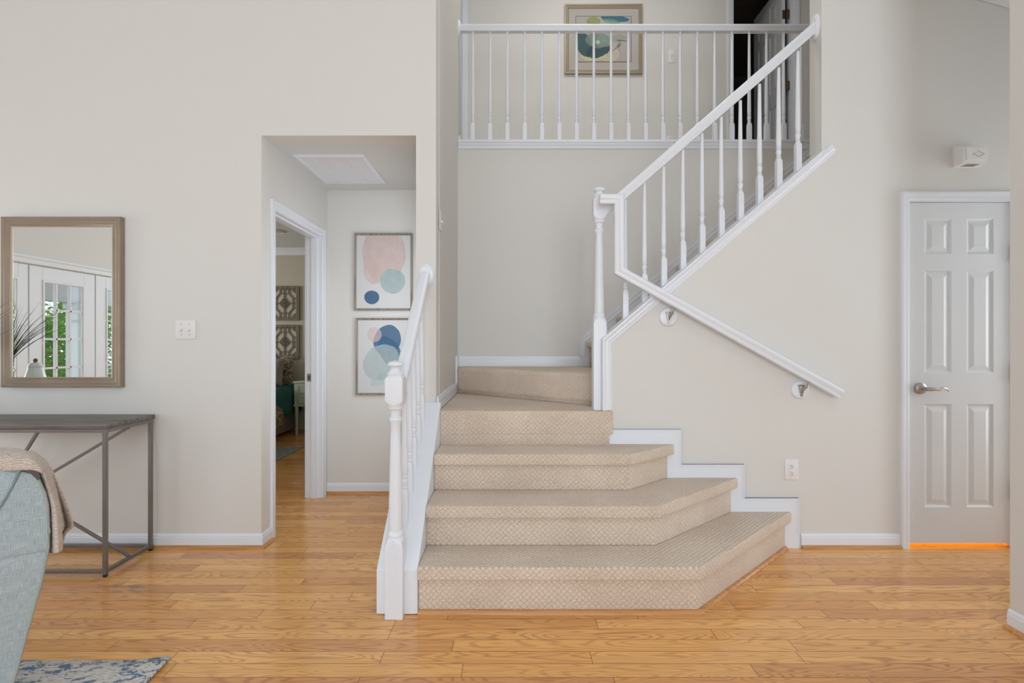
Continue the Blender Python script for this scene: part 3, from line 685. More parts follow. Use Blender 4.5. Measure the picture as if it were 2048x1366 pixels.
# ------------------------------------------------------------------ railings
RAIL = [(0.017, -0.029), (0.022, -0.029), (0.024, -0.024), (0.019, -0.019), (0.019, -0.012), (0.026, -0.002), (0.031, 0.008), (0.031, 0.016), (0.026, 0.023), (0.014, 0.028), (0, 0.029)]
RAIL = RAIL + [(-u, v) for u, v in RAIL[-2::-1]]
def newel(parent, cx, cy, z0, prof, half=0.0385):
    b = B(); turned(b, prof, cx, cy, z0, half, 48); return obj('newel_post', b, M['trim'], parent, angle=30)
BIG = 0.08
def newel_prof(lo, b0, b1, top):
    """ lo: top of lower block; b0..b1: upper block; top: finial top """
    a = [(BIG, 0), (BIG, lo-0.028), (0.046, lo-0.010), (0.0385, lo), (0.034, lo+0.006), (0.036, lo+0.014), (0.034, lo+0.024), (0.0295, lo+0.032), (0.0305, lo+0.06)]
    n = 8
    for i in range(n+1):
        t = i/n; a.append((0.0305-0.0095*t**1.3, lo+0.06+(b0-0.085-lo-0.06)*t))
    z = b0-0.07
    a += [(0.0285, z), (0.0300, z+0.006), (0.0285, z+0.012), (0.0215, z+0.016), (0.0215, z+0.032), (0.026, z+0.046), (0.033, z+0.052), (0.0345, z+0.060), (0.036, z+0.066), (0.0385, z+0.070)]
    a += [(0.046, b0+0.008), (BIG, b0+0.020), (BIG, b1-0.012), (0.046, b1-0.004), (0.0385, b1)]
    a += [(0.034, b1+0.003), (0.037, b1+0.010), (0.034, b1+0.017), (0.026, b1+0.023), (0.0215, b1+0.034), (0.026, b1+0.042), (0.0355, b1+0.047), (0.0355, b1+0.053), (0.030, b1+0.062), (0.018, top-0.003), (0.004, top)]
    return a
def baluster(parent, cx, cy, z0, h, half=0.0160, sb=0.165):
    L2 = 0.04
    pr = [(L2, -0.02), (L2, sb-0.030), (0.0215, sb-0.015), (0.0140, sb), (0.0110, sb+0.004), (0.0155, sb+0.010), (0.0108, sb+0.017), (0.0140, sb+0.028), (0.0165, sb+0.042),
          (0.0112, sb+0.053), (0.0168, sb+0.060), (0.0112, sb+0.067), (0.0145, sb+0.074), (0.0150, sb+0.10), (0.0125, sb+0.45*(h-sb)), (0.0090, h)]
    b = B(); turned(b, pr, cx, cy, z0, half, 24); return obj('baluster', b, M['trim'], parent, angle=30)
def rosette(parent, axis, cx, cy, z0, rx, ry, sgn):
    b = B(); pr = [(1.0, 0), (1.0, 0.006), (0.93, 0.011), (0.86, 0.011), (0.80, 0.017), (0.70, 0.018), (0.01, 0.018)]
    turned(b, [(r, sgn*z) for r, z in pr], cx, cy, z0, None, 40, axis, rx, ry); return obj('rosette', b, M['trim'], parent, angle=30)

# lower left railing
r1 = thing('stair_railing', 'short white railing climbing the left side of the lower steps to the wall', 'railing', (-0.517, 2.275, 0))
newel(r1, -0.517, 2.2745, 0.0, newel_prof(0.345, 0.935, 1.062, 1.131))
def rail1z(y): return 1.607 - 0.872*(YW-y)
b = B(); sweep(b, [(-0.512, 2.285, rail1z(2.285)), (-0.512, YW-0.005, rail1z(YW-0.005))], RAIL, (-1, 0, 0)); obj('handrail', b, M['trim'], r1, angle=40)
rosette(r1, 'y', -0.502, 1.607, YW, 0.046, 0.066, -1)
yb = [2.44, 2.555, 2.67, 2.785, 2.90]
b0 = baluster(r1, -0.512, yb[0], curbz(yb[0]), rail1z(yb[0])-0.030-curbz(yb[0]))
for y in yb[1:]: dup(b0, (0, y-yb[0], curbz(y)-curbz(yb[0])))

# upper stair railing with its sloping knee-wall cap
r2 = thing('stair_railing', 'long white sloping railing rising from the winder newel post to the upper right wall', 'railing', (0.524, 3.078, H[4]))
newel(r2, 0.5240, 3.0785, H[4], newel_prof(1.355-H[4], 1.945-H[4], 2.072-H[4], 2.137-H[4]))
YR = 3.08
def rail2z(x): return 2.104 + 0.873*(x-0.676)
b = B(); sweep(b, [(0.545, YR, rail2z(0.545)), (XR-0.004, YR, rail2z(XR-0.004))], RAIL, (0, 1, 0)); obj('handrail', b, M['trim'], r2, angle=40)
rosette(r2, 'x', YR, rail2z(XR)-0.004, XR, 0.046, 0.076, -1)
b = B()
sweep(b, [(0.530, YW, H[4]+0.002), (0.530, YW, capz(0.530)), (XR-0.002, YW, capz(XR-0.002))], [(TW+0.015, 0), (-0.030, 0), (-0.031, -0.004), (-0.030, -0.010), (-0.020, -0.012), (-0.020, -0.0125), (TW+0.005, -0.013)], (0, 1, 0))
sweep(b, [(0.530, YW, H[4]+0.002), (0.530, YW, capz(0.530)), (XR+0.045, YW, capz(XR+0.045))], [(0, -0.010), (-0.022, -0.010), (-0.021, -0.018), (-0.014, -0.022), (-0.016, -0.034), (-0.011, -0.040), (-0.011, -0.047), (-0.006, -0.058), (0, -0.060)], (0, 1, 0))
obj('cap_moulding', b, M['trim'], r2, angle=30)
xb = [0.6815 + 0.1153*i for i in range(10)]
b0 = baluster(r2, xb[0], YR, capz(xb[0]), rail2z(xb[0])-0.038-capz(xb[0]))
for x in xb[1:]: dup(b0, (x-xb[0], 0, capz(x)-capz(xb[0])))

# balcony railing
YBR = 4.25
r3 = thing('balcony_railing', 'level white balustrade along the edge of the upper landing', 'railing', (0.9, YBR, ZU))
b = B(); sweep(b, [(SX0+0.004, YBR, 3.812), (2.62, YBR, 3.812)], RAIL, (0, 1, 0)); obj('handrail', b, M['trim'], r3, angle=40)
rosette(r3, 'x', YBR, 3.812, SX0, 0.045, 0.072, 1)
b = B(); box(b, SX0+0.002, 2.62, YB-0.026, YB+0.10, ZU-0.012, ZU+0.014, 0.004, 2)
sweep(b, [(SX0+0.002, YB, ZU-0.012), (2.62, YB, ZU-0.012)], [(0, 0), (-0.018, 0), (-0.017, -0.012), (-0.010, -0.022), (-0.013, -0.030), (-0.012, -0.044), (0, -0.048)], (0, 1, 0)); obj('shoe_rail', b, M['trim'], r3, angle=30)
x0 = -0.324; b0 = baluster(r3, x0, YBR, ZU+0.014, 3.785-ZU-0.014)
for i in range(1, 20): dup(b0, (0.1433*i, 0, 0))
b = B(); box(b, SX0, SX0+0.013, YB+0.06, 4.45, ZU, ZU+0.083, 0.003); struct('baseboard_upper_left', b, M['trim'])

# handrail fixed to the wall beside the lower steps
r4 = thing('wall_handrail', 'white bent handrail on brackets running down the wall beside the lower steps', 'handrail', (1.2, 2.96, 1.2))
YH = 2.958; q = 346.0
def hp(px, py): return ((px-1024)/q, YH, CAM_H-(py-683)/q)
b = B(); sweep(b, [hp(1199, 399), hp(1238, 399), hp(1238, 542), hp(1679, 787)], RAIL, (0, 1, 0)); obj('handrail', b, M['trim'], r4, angle=40)
def bracket(px, py):
    s_ = 339.0; X, Z = (px-1024)/s_, CAM_H-(py-683)/s_
    b = B(); turned(b, [(0.054, 0), (0.054, -0.008), (0.050, -0.014), (0.038, -0.017), (0.001, -0.017)], X, Z, YW, None, 40, 'y'); disc = obj('mounting_disc', b, M['trim'], r4, label='round white mounting disc')
    b = B()   # V-shaped wall plate, arm and saddle
    zr = CAM_H-(542+(px+10-1238)*0.5556-683)/q - 0.036; xr = X+0.016
    bar(b, (X-0.016, YW-0.021, Z+0.026), (X-0.001, YW-0.021, Z-0.036), 0.009, 0.008, 0.001); bar(b, (X+0.016, YW-0.021, Z+0.026), (X+0.001, YW-0.021, Z-0.036), 0.009, 0.008, 0.001)
    bar(b, (X-0.019, YW-0.021, Z+0.026), (X+0.019, YW-0.021, Z+0.026), 0.009, 0.008, 0.001)
    turned(b, [(0.007, 0), (0.006, -0.012)], X, Z-0.034, YW-0.015, None, 14, 'y')
    tube(b, [(X, YW-0.018, Z-0.012), (X+0.002, YW-0.036, Z+0.004), (X+0.009, YW-0.054, Z+0.018), (xr, YH, zr+0.004)], 0.006, 12, [0.008, 0.007, 0.006, 0.0055])
    turned(b, [(0.002, -0.008), (0.0075, -0.004), (0.0075, 0.004), (0.002, 0.008)], xr, YH-0.002, zr+0.0, None, 14, 'z')
    d = Vector((1, 0, -0.5556)).normalized()*0.030; c = Vector((xr, YH, zr+0.008)); bar(b, c-d, c+d, 0.014, 0.005, 0.001)
    obj('bracket', b, M['nickel'], r4, angle=40, label='polished nickel bracket')
bracket(1336, 634); bracket(1599, 779)

# ------------------------------------------------------------------ switches, sockets, chime, vent
def wall_plate(name, label, cat, x0, x1, z0, z1, y, kind, group=None):
    t = thing(name, label, cat, ((x0+x1)/2, y, (z0+z1)/2), group); b = B(); box(b, x0, x1, y-0.006, y, z0, z1, 0.003, 2); obj('cover_plate', b, M['plastic'], t)
    xm, zm = (x0+x1)/2, (z0+z1)/2
    if kind == 'switch2':
        for dx in (-0.024, 0.024):
            b = B(); bar(b, (xm+dx, y-0.004, zm+0.002), (xm+dx, y-0.020, zm-0.009 if dx < 0 else zm-0.008), 0.010, 0.012, 0.001); obj('toggle', b, M['plastic'], t)
            for dz in (-0.030, 0.030):
                b = B(); turned(b, [(0.0032, -0.0075), (0.0032, -0.004)], xm+dx, zm+dz, y, None, 12, 'y'); obj('screw', b, M['nickel'], t)
    elif kind == 'socket':
        for dz in (-0.020, 0.020):
            b = B(); turned(b, [(0.0165, 0), (0.0165, -0.009), (0.015, -0.010)], xm, zm+dz, y, None, 24, 'y'); s_ = obj('socket', b, M['plastic'], t)
            b = B(); box(b, xm-0.0075, xm-0.0050, y-0.0106, y-0.009, zm+dz+0.000, zm+dz+0.009); box(b, xm+0.0050, xm+0.0075, y-0.0106, y-0.009, zm+dz+0.001, zm+dz+0.008)
            turned(b, [(0.0026, -0.0106), (0.0026, -0.009)], xm, zm+dz-0.007, y, None, 12, 'y'); obj('slot', b, M['slot'], s_)
    elif kind == 'switch1':
        b = B(); bar(b, (xm, y-0.004, zm), (xm, y-0.018, zm+0.007), 0.010, 0.011, 0.001); obj('toggle', b, M['plastic'], t)
    return t
wall_plate('light_switch', 'white double light switch beside the mirror on the left wall', 'light switch', -1.982, -1.863, 1.229, 1.342, YW, 'switch2')
wall_plate('power_outlet', 'white double power outlet low on the wall right of the stair foot', 'power outlet', 1.607, 1.686, 0.400, 0.521, YW, 'socket')
wall_plate('light_switch', 'white light switch on the upstairs hall wall seen between balusters', 'light switch', 1.585, 1.658, 4.045, 4.175, YU, 'switch1')
wall_plate('power_outlet', 'white power outlet low on the upstairs hall wall behind the balustrade', 'power outlet', 1.565, 1.635, 3.19, 3.305, YU, 'socket')
t = thing('light_switch', 'single white light switch edge-on at the front of the stairwell\'s left wall', 'light switch', (SX0, 3.16, 1.96))
b = B(); box(b, SX0, SX0+0.006, 3.125, 3.197, 1.900, 2.020, 0.002); obj('cover_plate', b, M['plastic'], t)
b = B(); bar(b, (SX0+0.004, 3.161, 1.958), (SX0+0.020, 3.161, 1.950), 0.010, 0.011, 0.001); obj('toggle', b, M['plastic'], t)

t = thing('door_chime', 'white boxy door chime with a diamond mark high above the panel door', 'door chime', (2.68, YW, 2.29))
b = B(); fx0, fx1, fz0, fz1 = 2.595, 2.738, 2.240, 2.338
prism(b, [(fx0, fz0-0.002), (fx1+0.002, fz0-0.002), (fx1+0.002, fz1+0.024), (fx0, fz1+0.024)], YW-0.008, YW, 'y', 0.001)
R = []
for y, m, zt in ((YW-0.006, 0.0, 0.022), (2.946, 0.0, 0.0)): R.append([(fx0+m, y, fz0), (fx1-m, y, fz0), (fx1-m, y, fz1+zt), (fx0+m, y, fz1+zt)])
vv = [[b.verts.new(p) for p in r] for r in R]
fs = [b.faces.new(vv[1])] + [b.faces.new((vv[0][k], vv[0][(k+1) % 4], vv[1][(k+1) % 4], vv[1][k])) for k in range(4)]; bmesh.ops.recalc_face_normals(b, faces=b.faces)
obj('housing', b, M['plastic'], t, smooth=False)
b = B(); box(b, fx0+0.018, fx1-0.006, 2.942, 2.947, fz0+0.018, fz1-0.006, 0.0015); obj('front_panel', b, M['plastic'], t, smooth=False)
b = B(); cx, cz, yy = 2.677, 2.293, 2.9415
for p, r_ in (((-0.030, 0), (-0.004, 0.010)), ((-0.030, 0), (-0.004, -0.010)), ((-0.002, 0.019), (0.037, 0)), ((-0.002, -0.019), (0.037, 0))): bar(b, (cx+p[0], yy, cz+p[1]), (cx+r_[0], yy, cz+r_[1]), 0.0022, 0.0022)
obj('diamond_mark', b, plain('embossed_grey', (0.42, 0.41, 0.40), 0.5), t, smooth=False)
b = B()
for i in range(9): x = 2.628+i*0.0085; box(b, x, x+0.005, 2.955, 3.000, fz0-0.001, fz0+0.001)
obj('sound_grille', b, plain('grey_grille', (0.32, 0.30, 0.28), 0.6), t, smooth=False)

t = thing('ceiling_vent', 'large white return air grille in the hallway ceiling', 'air vent', (-1.19, 3.61, 2.43))
vx0, vx1, vy0, vy1 = -1.424, -0.962, 3.325, 3.905
b = B(); sweep(b, [(vx0, vy0, 2.43), (vx1, vy0, 2.43), (vx1, vy1, 2.43), (vx0, vy1, 2.43)], [(0, 0), (-0.010, 0), (-0.014, -0.010), (-0.014, -0.024), (0, -0.028)], (0, 0, 1), closed=True); obj('frame', b, M['trim'], t, smooth=False)
b = B()
for i in range(30):
    y = vy0+0.03+i*0.0178; prism(b, [(y, 2.4295), (y+0.013, 2.420), (y+0.0142, 2.4212), (y+0.0012, 2.4299)], vx0+0.025, vx1-0.025, 'x')
for i in range(1, 4): x = vx0+(vx1-vx0)*i/4; box(b, x-0.004, x+0.004, vy0+0.02, vy1-0.02, 2.417, 2.428)
obj('louvre', b, M['trim'], t, smooth=False)

# ------------------------------------------------------------------ pictures
def picture(name, label, x0, x1, z0, z1, y, fw, fd, fmat, art, matw=0.0, group=None):
    t = thing(name, label, 'picture', ((x0+x1)/2, y, (z0+z1)/2), group)
    b = B(); path = [(x0, y, z0), (x0, y, z1), (x1, y, z1), (x1, y, z0)]
    sweep(b, path, [(-0.001, 0), (-fd, 0), (-fd, -fw*0.35), (-fd*0.8, -fw*0.5), (-fd*0.85, -fw*0.75), (-fd*0.6, -fw), (-0.001, -fw)], (0, 1, 0), closed=True); obj('frame', b, fmat, t, smooth=False)
    a0, a1, c0, c1 = x0+fw*0.9, x1-fw*0.9, z0+fw*0.9, z1-fw*0.9; yy = y-fd*0.45
    def quad(nm, a0, a1, c0, c1, yy, mt):
        bm = B(); vs = [bm.verts.new(p) for p in ((a0, yy, c0), (a1, yy, c0), (a1, yy, c1), (a0, yy, c1), (a0, yy+0.003, c0), (a1, yy+0.003, c0), (a1, yy+0.003, c1), (a0, yy+0.003, c1))]
        for f in ((0, 1, 2, 3), (7, 6, 5, 4), (0, 4, 5, 1), (1, 5, 6, 2), (2, 6, 7, 3), (3, 7, 4, 0)): bm.faces.new([vs[i] for i in f])
        l = bm.loops.layers.uv.new('UVMap')
        for f in bm.faces:
            for lp in f.loops: c = lp.vert.co; lp[l].uv = ((c.x-a0)/(a1-a0), (c.z-c0)/(c1-c0))
        return obj(nm, bm, mt, t, smooth=False, uv=False)
    if matw:
        quad('mat_board', a0, a1, c0, c1, yy, M['mat_board'])
        mw0, mw1, mz0, mz1 = matw
        b = B(); sweep(b, [(mw0, yy-0.001, mz0), (mw0, yy-0.001, mz1), (mw1, yy-0.001, mz1), (mw1, yy-0.001, mz0)], [(0, 0), (-0.0025, 0), (-0.0025, -0.004), (0, -0.004)], (0, 1, 0), closed=True); obj('fillet', b, M['fillet'], t, smooth=False)
        quad('print', mw0+0.003, mw1-0.003, mz0+0.003, mz1-0.003, yy-0.0025, art)
    else: quad('print', a0, a1, c0, c1, yy, art)
    return t
s4 = 1024/4.09
def hx(px): return (px-1024)/s4
def hz(py): return CAM_H-(py-683)/s4
picture('framed_print', 'upper framed print of pink, teal and navy pebble shapes in the hallway', hx(709), hx(825.5), hz(621), hz(466.5), 4.10, 0.017, 0.022, M['frame_barn'], M['art_a'])
picture('framed_print', 'lower framed print with a navy blot over pale teal in the hallway', hx(712), hx(829), hz(790), hz(636), 4.10, 0.017, 0.022, M['frame_barn'], M['art_b'])
s5 = 1024/(YU-0.02)
def ux(px): return (px-1024)/s5
def uz(py): return CAM_H-(py-683)/s5
picture('framed_painting', 'champagne framed abstract watercolour hanging upstairs behind the balustrade', ux(1129.5), ux(1285), uz(147.5), uz(8.5), YU, 0.040, 0.028, M['champagne'], M['art_c'], (ux(1151.5), ux(1262.8), uz(123.5), uz(31.7)))

# ------------------------------------------------------------------ mirror
t = thing('wall_mirror', 'rectangular wall mirror in a ribbed champagne frame above the console table', 'mirror', (-2.634, YW, 1.445))
mx0, mx1, mz0, mz1 = -2.984, -2.283, 0.947, 1.944
b = B(); path = [(mx0, YW, mz0), (mx0, YW, mz1), (mx1, YW, mz1), (mx1, YW, mz0)]
prof = [(-0.002, 0), (-0.030, 0), (-0.036, -0.004), (-0.035, -0.012), (-0.032, -0.016), (-0.034, -0.024), (-0.030, -0.030), (-0.031, -0.038), (-0.027, -0.046), (-0.029, -0.050), (-0.026, -0.056), (-0.012, -0.058), (-0.002, -0.058)]
sweep(b, path, prof, (0, 1, 0), closed=True)
l = b.loops.layers.uv.new('UVMap')
for f in b.faces:
    c = f.calc_center_median(); side_x = min(abs(c.x-mx0), abs(c.x-mx1)) < min(abs(c.z-mz0), abs(c.z-mz1))
    for lp in f.loops:
        p = lp.vert.co; du = min(abs(p.x-mx0), abs(p.x-mx1)); dz = min(abs(p.z-mz0), abs(p.z-mz1))
        lp[l].uv = (p.z, du) if side_x else (p.x, dz)
obj('mirror_frame', b, M['mirror_frame'], t, angle=50, uv=False)
b = B(); sweep(b, [(mx0+0.055, YW-0.022, mz0+0.055), (mx0+0.055, YW-0.022, mz1-0.056), (mx1-0.056, YW-0.022, mz1-0.056), (mx1-0.056, YW-0.022, mz0+0.056)], [(0, 0.001), (-0.005, 0.001), (-0.006, -0.001), (-0.005, -0.003), (0, -0.004)], (0, 1, 0), closed=True); obj('inner_bead', b, plain('pale_gold_bead', (0.48, 0.40, 0.30), 0.3, 0.5, var=0.05), t, label='pale gold inner bead')
b = B(); box(b, mx0+0.054, mx1-0.054, YW-0.022, YW-0.016, mz0+0.054, mz1-0.054); obj('mirror_glass', b, M['mirror'], t, smooth=False)

# ------------------------------------------------------------------ console table
t = thing('console_table', 'narrow console table with grey wood top and steel tube frame under the mirror', 'table', (-2.7, 2.81, 0))
cx0, cx1, cy0, cy1 = -3.312, -2.092, 2.636, 2.986; tb = 0.019
b = B(); box(b, cx0-0.006, cx1+0.006, cy0-0.006, cy1+0.006, 0.764, 0.790, 0.003, 2)
obj('table_top', b, M['console_top'], t, label='weathered grey wood top')
lg = None
for x in (cx0, cx1-tb):
    for y in (cy0, cy1-tb):
        b = B(); box(b, x, x+tb, y, y+tb, 0.012, 0.767, 0.0015); o = obj('leg', b, M['steel'], t, smooth=False)
        b = B(); turned(b, [(0.010, 0), (0.011, 0.006), (0.011, 0.013)], x+tb/2, y+tb/2, 0.0, None, 14); obj('foot', b, M['rubber'], o)
for z in (0.018, 0.745):
    for dims in ((cx0+tb, cx1-tb, cy0, cy0+tb), (cx0+tb, cx1-tb, cy1-tb, cy1), (cx0, cx0+tb, cy0+tb, cy1-tb), (cx1-tb, cx1, cy0+tb, cy1-tb)):
        b = B(); box(b, *dims, z, z+tb, 0.0015); obj('rail', b, M['steel'], t, smooth=False)
ym = 2.811
for p, q_ in (((cx1-0.01, 0.745), (cx0+0.01, 0.036)), ((cx1-0.01, 0.036), (cx0+0.01, 0.745)), ((-2.585, 0.748), (-2.81, 0.385))):
    b = B(); dy = 0.0 if p[1] > 0.5 else 0.001; bar(b, (p[0], ym+dy, p[1]), (q_[0], ym+dy, q_[1]), 0.014, 0.014, 0.001); obj('brace', b, M['steel'], t, smooth=False)

# plant and little vase that show in the mirror
t = thing('potted_grass', 'tall dark green ornamental grass in a white vase reflected at the mirror\'s left edge', 'plant', (-3.12, 2.86, 0.79))
b = B(); turned(b, [(0.035, 0), (0.050, 0.01), (0.062, 0.07), (0.058, 0.14), (0.036, 0.21), (0.030, 0.24), (0.036, 0.25), (0.030, 0.25), (0.026, 0.235), (0.02, 0.15)], -3.12, 2.86, 0.79, None, 32); obj('vase', b, M['ceramic'], t)
b = B()
for i in range(110):
    a = random.uniform(0, 2*pi); lean = random.uniform(0.04, 0.36)*(1 if math.sin(a) < 0.4 else 0.35); hgt = random.uniform(0.26, 0.50); pts = []
    for k in range(7):
        u = k/6; pts.append((-3.12+math.cos(a)*(0.012+lean*1.15*u**1.6), 2.86+math.sin(a)*(0.012+0.4*lean*u**1.6), 1.02+hgt*(u-0.12*lean*3*u**3)))
    tube(b, pts, 0.002, 4, [0.0012, 0.0017, 0.0018, 0.0016, 0.0013, 0.0009, 0.0003])
obj('grass_blades', b, M['grass'], t)
t = thing('ceramic_jar', 'small white ceramic jar reflected at the mirror\'s lower left corner', 'jar', (-3.035, 2.735, 0.79))
b = B(); turned(b, [(0.040, 0), (0.058, 0.01), (0.064, 0.08), (0.058, 0.18), (0.036, 0.26), (0.033, 0.262), (0.045, 0.18), (0.045, 0.02)], -3.035, 2.735, 0.79, None, 28); obj('jar_body', b, M['ceramic'], t)
b = B(); turned(b, [(0.037, 0.262), (0.039, 0.270), (0.028, 0.286), (0.006, 0.294)], -3.035, 2.735, 0.79, None, 24); o = obj('lid', b, M['ceramic'], t)
b = B(); turned(b, [(0.006, 0.290), (0.012, 0.304), (0.009, 0.314), (0.002, 0.318)], -3.035, 2.735, 0.79, None, 16); obj('knob', b, M['bark'], o, label='brown knob')

# ------------------------------------------------------------------ rug, armchair, throw
b = B(); rows = []
rx0, rx1, ry0, ry1 = -3.3, -1.292, 0.30, 1.936; nx, ny = 40, 30
def rugz(x, y):
    d = math.hypot(x-rx1, y-ry1); return 0.010 + max(0, 0.14-d)*0.12
for j in range(ny+1):
    y = ry0+(ry1-ry0)*j/ny; rows.append([(rx0+(rx1-rx0)*i/nx + 0.003*math.sin(y*23), y, rugz(rx0+(rx1-rx0)*i/nx, y)) for i in range(nx+1)])
grid(b, rows)
o = obj('area_rug', b, M['rug'], None); o['label'] = 'distressed blue and cream area rug under the armchair'; o['category'] = 'rug'
m = o.modifiers.new('thickness', 'SOLIDIFY'); m.thickness = 0.009; m.offset = -1

ch = thing('armchair', 'pale blue linen upholstered armchair at the left edge with a throw over its back', 'armchair', (-1.876, 1.478, 0.0))
ch.rotation_euler = (0, 0, math.radians(45))
def chobj(name, bm, mat, uvs=None, label=None, parent=ch, uv=True):
    for f in bm.faces: f.smooth = True
    for e in bm.edges:
        if len(e.link_faces) == 2 and e.calc_face_angle(0) > math.radians(45): e.smooth = False
    me = bpy.data.meshes.new(name); bm.to_mesh(me); bm.free()
    if uv and not me.uv_layers: uv_box(me)
    o = bpy.data.objects.new(name, me); COL.objects.link(o); me.materials.append(mat); o.parent = parent
    if label: o['label'] = label
    return o
def halfw(z):        # half width of the back against height
    pts = [(0.16, 0.290), (0.26, 0.314), (0.37, 0.336), (0.49, 0.362), (0.60, 0.380), (0.66, 0.382), (0.74, 0.378), (0.80, 0.365), (0.83, 0.345), (0.848, 0.31)]
    for (a, wa), (c, wc) in zip(pts, pts[1:]):
        if z <= c: return wa+(wc-wa)*(z-a)/(c-a)
    return pts[-1][1]
def backy(z): return -0.35 + 0.10*max(0, (0.60-z))**1.1 - 0.02*max(0, z-0.6)
b = B(); zs = [0.16, 0.22, 0.30, 0.38, 0.46, 0.52, 0.56, 0.585, 0.594, 0.60, 0.61, 0.64, 0.70, 0.76, 0.80, 0.83, 0.846, 0.850]
loops = []
for z in zs:
    w = halfw(z); y0 = backy(z); th = 0.13 if z > 0.42 else 0.13+(0.42-z)*1.2
    if z > 0.82: th -= (z-0.82)*1.2; y0 += (z-0.82)*0.6
    ring = []
    ins = 0.004 if 0.59 < z < 0.598 else 0.0
    N = 14
    for i in range(N+1): u = -1+2*i/N; ring.append((w*u, y0+ins+0.018*u*u - 0.010*(1-u*u), z + (0.018*(1-u*u) if z > 0.5 else 0)))
    for i in range(N+1): u = 1-2*i/N; ring.append(((w-0.02)*u, y0+th+0.03*(1-u*u)*0.5, z + (0.018*(1-u*u) if z > 0.5 else 0)))
    loops.append([b.verts.new(p) for p in ring])
for r_, s_ in zip(loops, loops[1:]):
    n = len(r_)
    for k in range(n): b.faces.new((r_[k], r_[(k+1) % n], s_[(k+1) % n], s_[k]))
b.faces.new(loops[0]); b.faces.new(loops[-1]); bmesh.ops.recalc_face_normals(b, faces=b.faces)
chobj('backrest', b, M['linen'])
b = B()   # seat with arms, curving in below
box(b, -0.24, 0.24, -0.20, 0.26, 0.16, 0.36, 0.03, 3); chobj('seat_base', b, M['linen'])
b = B(); box(b, -0.25, 0.25, -0.18, 0.29, 0.36, 0.47, 0.045, 4); chobj('seat_cushion', b, M['linen'])
for sx in (-1, 1):
    b = B(); prism(b, [(-0.25, 0.17), (-0.28, 0.62), (-0.10, 0.60), (0.20, 0.56), (0.22, 0.50), (0.18, 0.17)], sx*0.25-0.045, sx*0.25+0.045, 'x', 0.03, 4); chobj('arm', b, M['linen'])
    for sy in (-0.20, 0.20):
        b = B(); turned(b, [(0.014, 0.0), (0.024, 0.18)], sx*0.20, sy, 0.012, None, 16); chobj('leg', b, M['bark'], label='dark wooden leg')
    b = B(); pts = []
    for z in [0.17+0.04*i for i in range(17)]:
        w = halfw(min(z, 0.84)); pts.append((sx*(w+0.002), backy(z)+0.020, z))
    tube(b, pts, 0.0045, 8); chobj('piping', b, M['piping'], label='grey green piped edge')
for sx in (-1, 1):
    b = B(); pts = []
    for i in range(14):
        u = 2.2*i/13; z = 0.846-0.153*u*0.85; x = sx*(0.320-0.038*u-0.022*u*u); w = halfw(z); uu = x/w
        pts.append((x, backy(z)+0.018*uu*uu-0.010*(1-uu*uu)-0.001, z))
    tube(b, pts, 0.0030, 6); chobj('pleat_seam', b, M['seam'])

# knitted throw: over the back and hanging down its far right side
def wp(px, py, Y): return Vector(((px-1024)*Y/1024, Y, CAM_H-(py-683)*Y/1024))
b = B(); rows = []
cols = [-90, -60, -30, -5, 15, 35, 55, 72, 86]
hem = [948, 944, 941, 939, 945, 942, 939, 941, 950]; top = [903, 899, 897, 896, 897, 899, 904, 912, 928]
n = 10
for j in range(n+1):
    t_ = j/n; row = []
    for i, c in enumerate(cols):
        Y0 = 1.475 + (c+90)*0.0001 - (c-86)*(-0.0)
        # surface runs from the camera-side hem up, over, and down the far side
        ang = t_*pi*0.92; Y = 1.40 + 0.00052*(c+90)*1.0 + 0.15*(1-math.cos(ang))/2*1.0
        zpix = hem[i] + (top[i]-hem[i])*math.sin(min(ang, pi/2))**0.9 if ang < pi/2 else top[i] + (1-math.sin(ang))*60
        p = wp(c, zpix, Y); p.z += 0.002*math.sin(i*1.9+j*0.8); row.append(p)
    rows.append(row)
fs = grid(b, rows)
rows = []; n2 = 16
L_ = [(0.0, 52, 912), (0.15, 80, 940), (0.35, 90, 985), (0.55, 93, 1020), (0.75, 95, 1060), (1.0, 97, 1104)]
R_ = [(0.0, 60, 899), (0.15, 97, 925), (0.35, 118, 968), (0.55, 133, 1010), (0.75, 148, 1052), (0.88, 129, 1066), (1.0, 121, 1104)]
def lerp(tab, t_):
    for a, c in zip(tab, tab[1:]):
        if t_ <= c[0]: f = (t_-a[0])/(c[0]-a[0]); return tuple(a[k]+(c[k]-a[k])*f for k in (1, 2))
    return tab[-1][1:]
for j in range(n2+1):
    t_ = j/n2; l0 = lerp(L_, t_); r0 = lerp(R_, t_); row = []; M_ = 14
    for i in range(M_+1):
        u = i/M_; px = l0[0]+(r0[0]-l0[0])*u; py = l0[1]+(r0[1]-l0[1])*u
        Y = 1.56 + 0.035*t_*math.sin(u*9.5+1.0) + 0.10*u - 0.02*t_
        row.append(wp(px, py, Y))
    rows.append(row)
fs = grid(b, rows)
rows = []
for j in range(n2+1):   # second, inner fold hanging lower
    t_ = j/n2; row = []
    for i in range(9):
        u = i/8; px = 84+9*t_+ (24+8*math.sin(t_*2))*u*min(1, t_*2.2); py = 935+168*t_+4*math.sin(u*pi)*t_; row.append(wp(px, py, 1.545+0.02*math.sin(u*7)-0.01*u))
    rows.append(row)
fs = grid(b, rows)
bmesh.ops.recalc_face_normals(b, faces=b.faces)
o = obj('throw_blanket', b, M['knit'], None, angle=80); o['label'] = 'beige knitted throw draped over the back of the blue armchair'; o['category'] = 'blanket'
m = o.modifiers.new('thickness', 'SOLIDIFY'); m.thickness = 0.009; m.offset = 0
m = o.modifiers.new('smooth', 'SUBSURF'); m.levels = 1; m.render_levels = 2

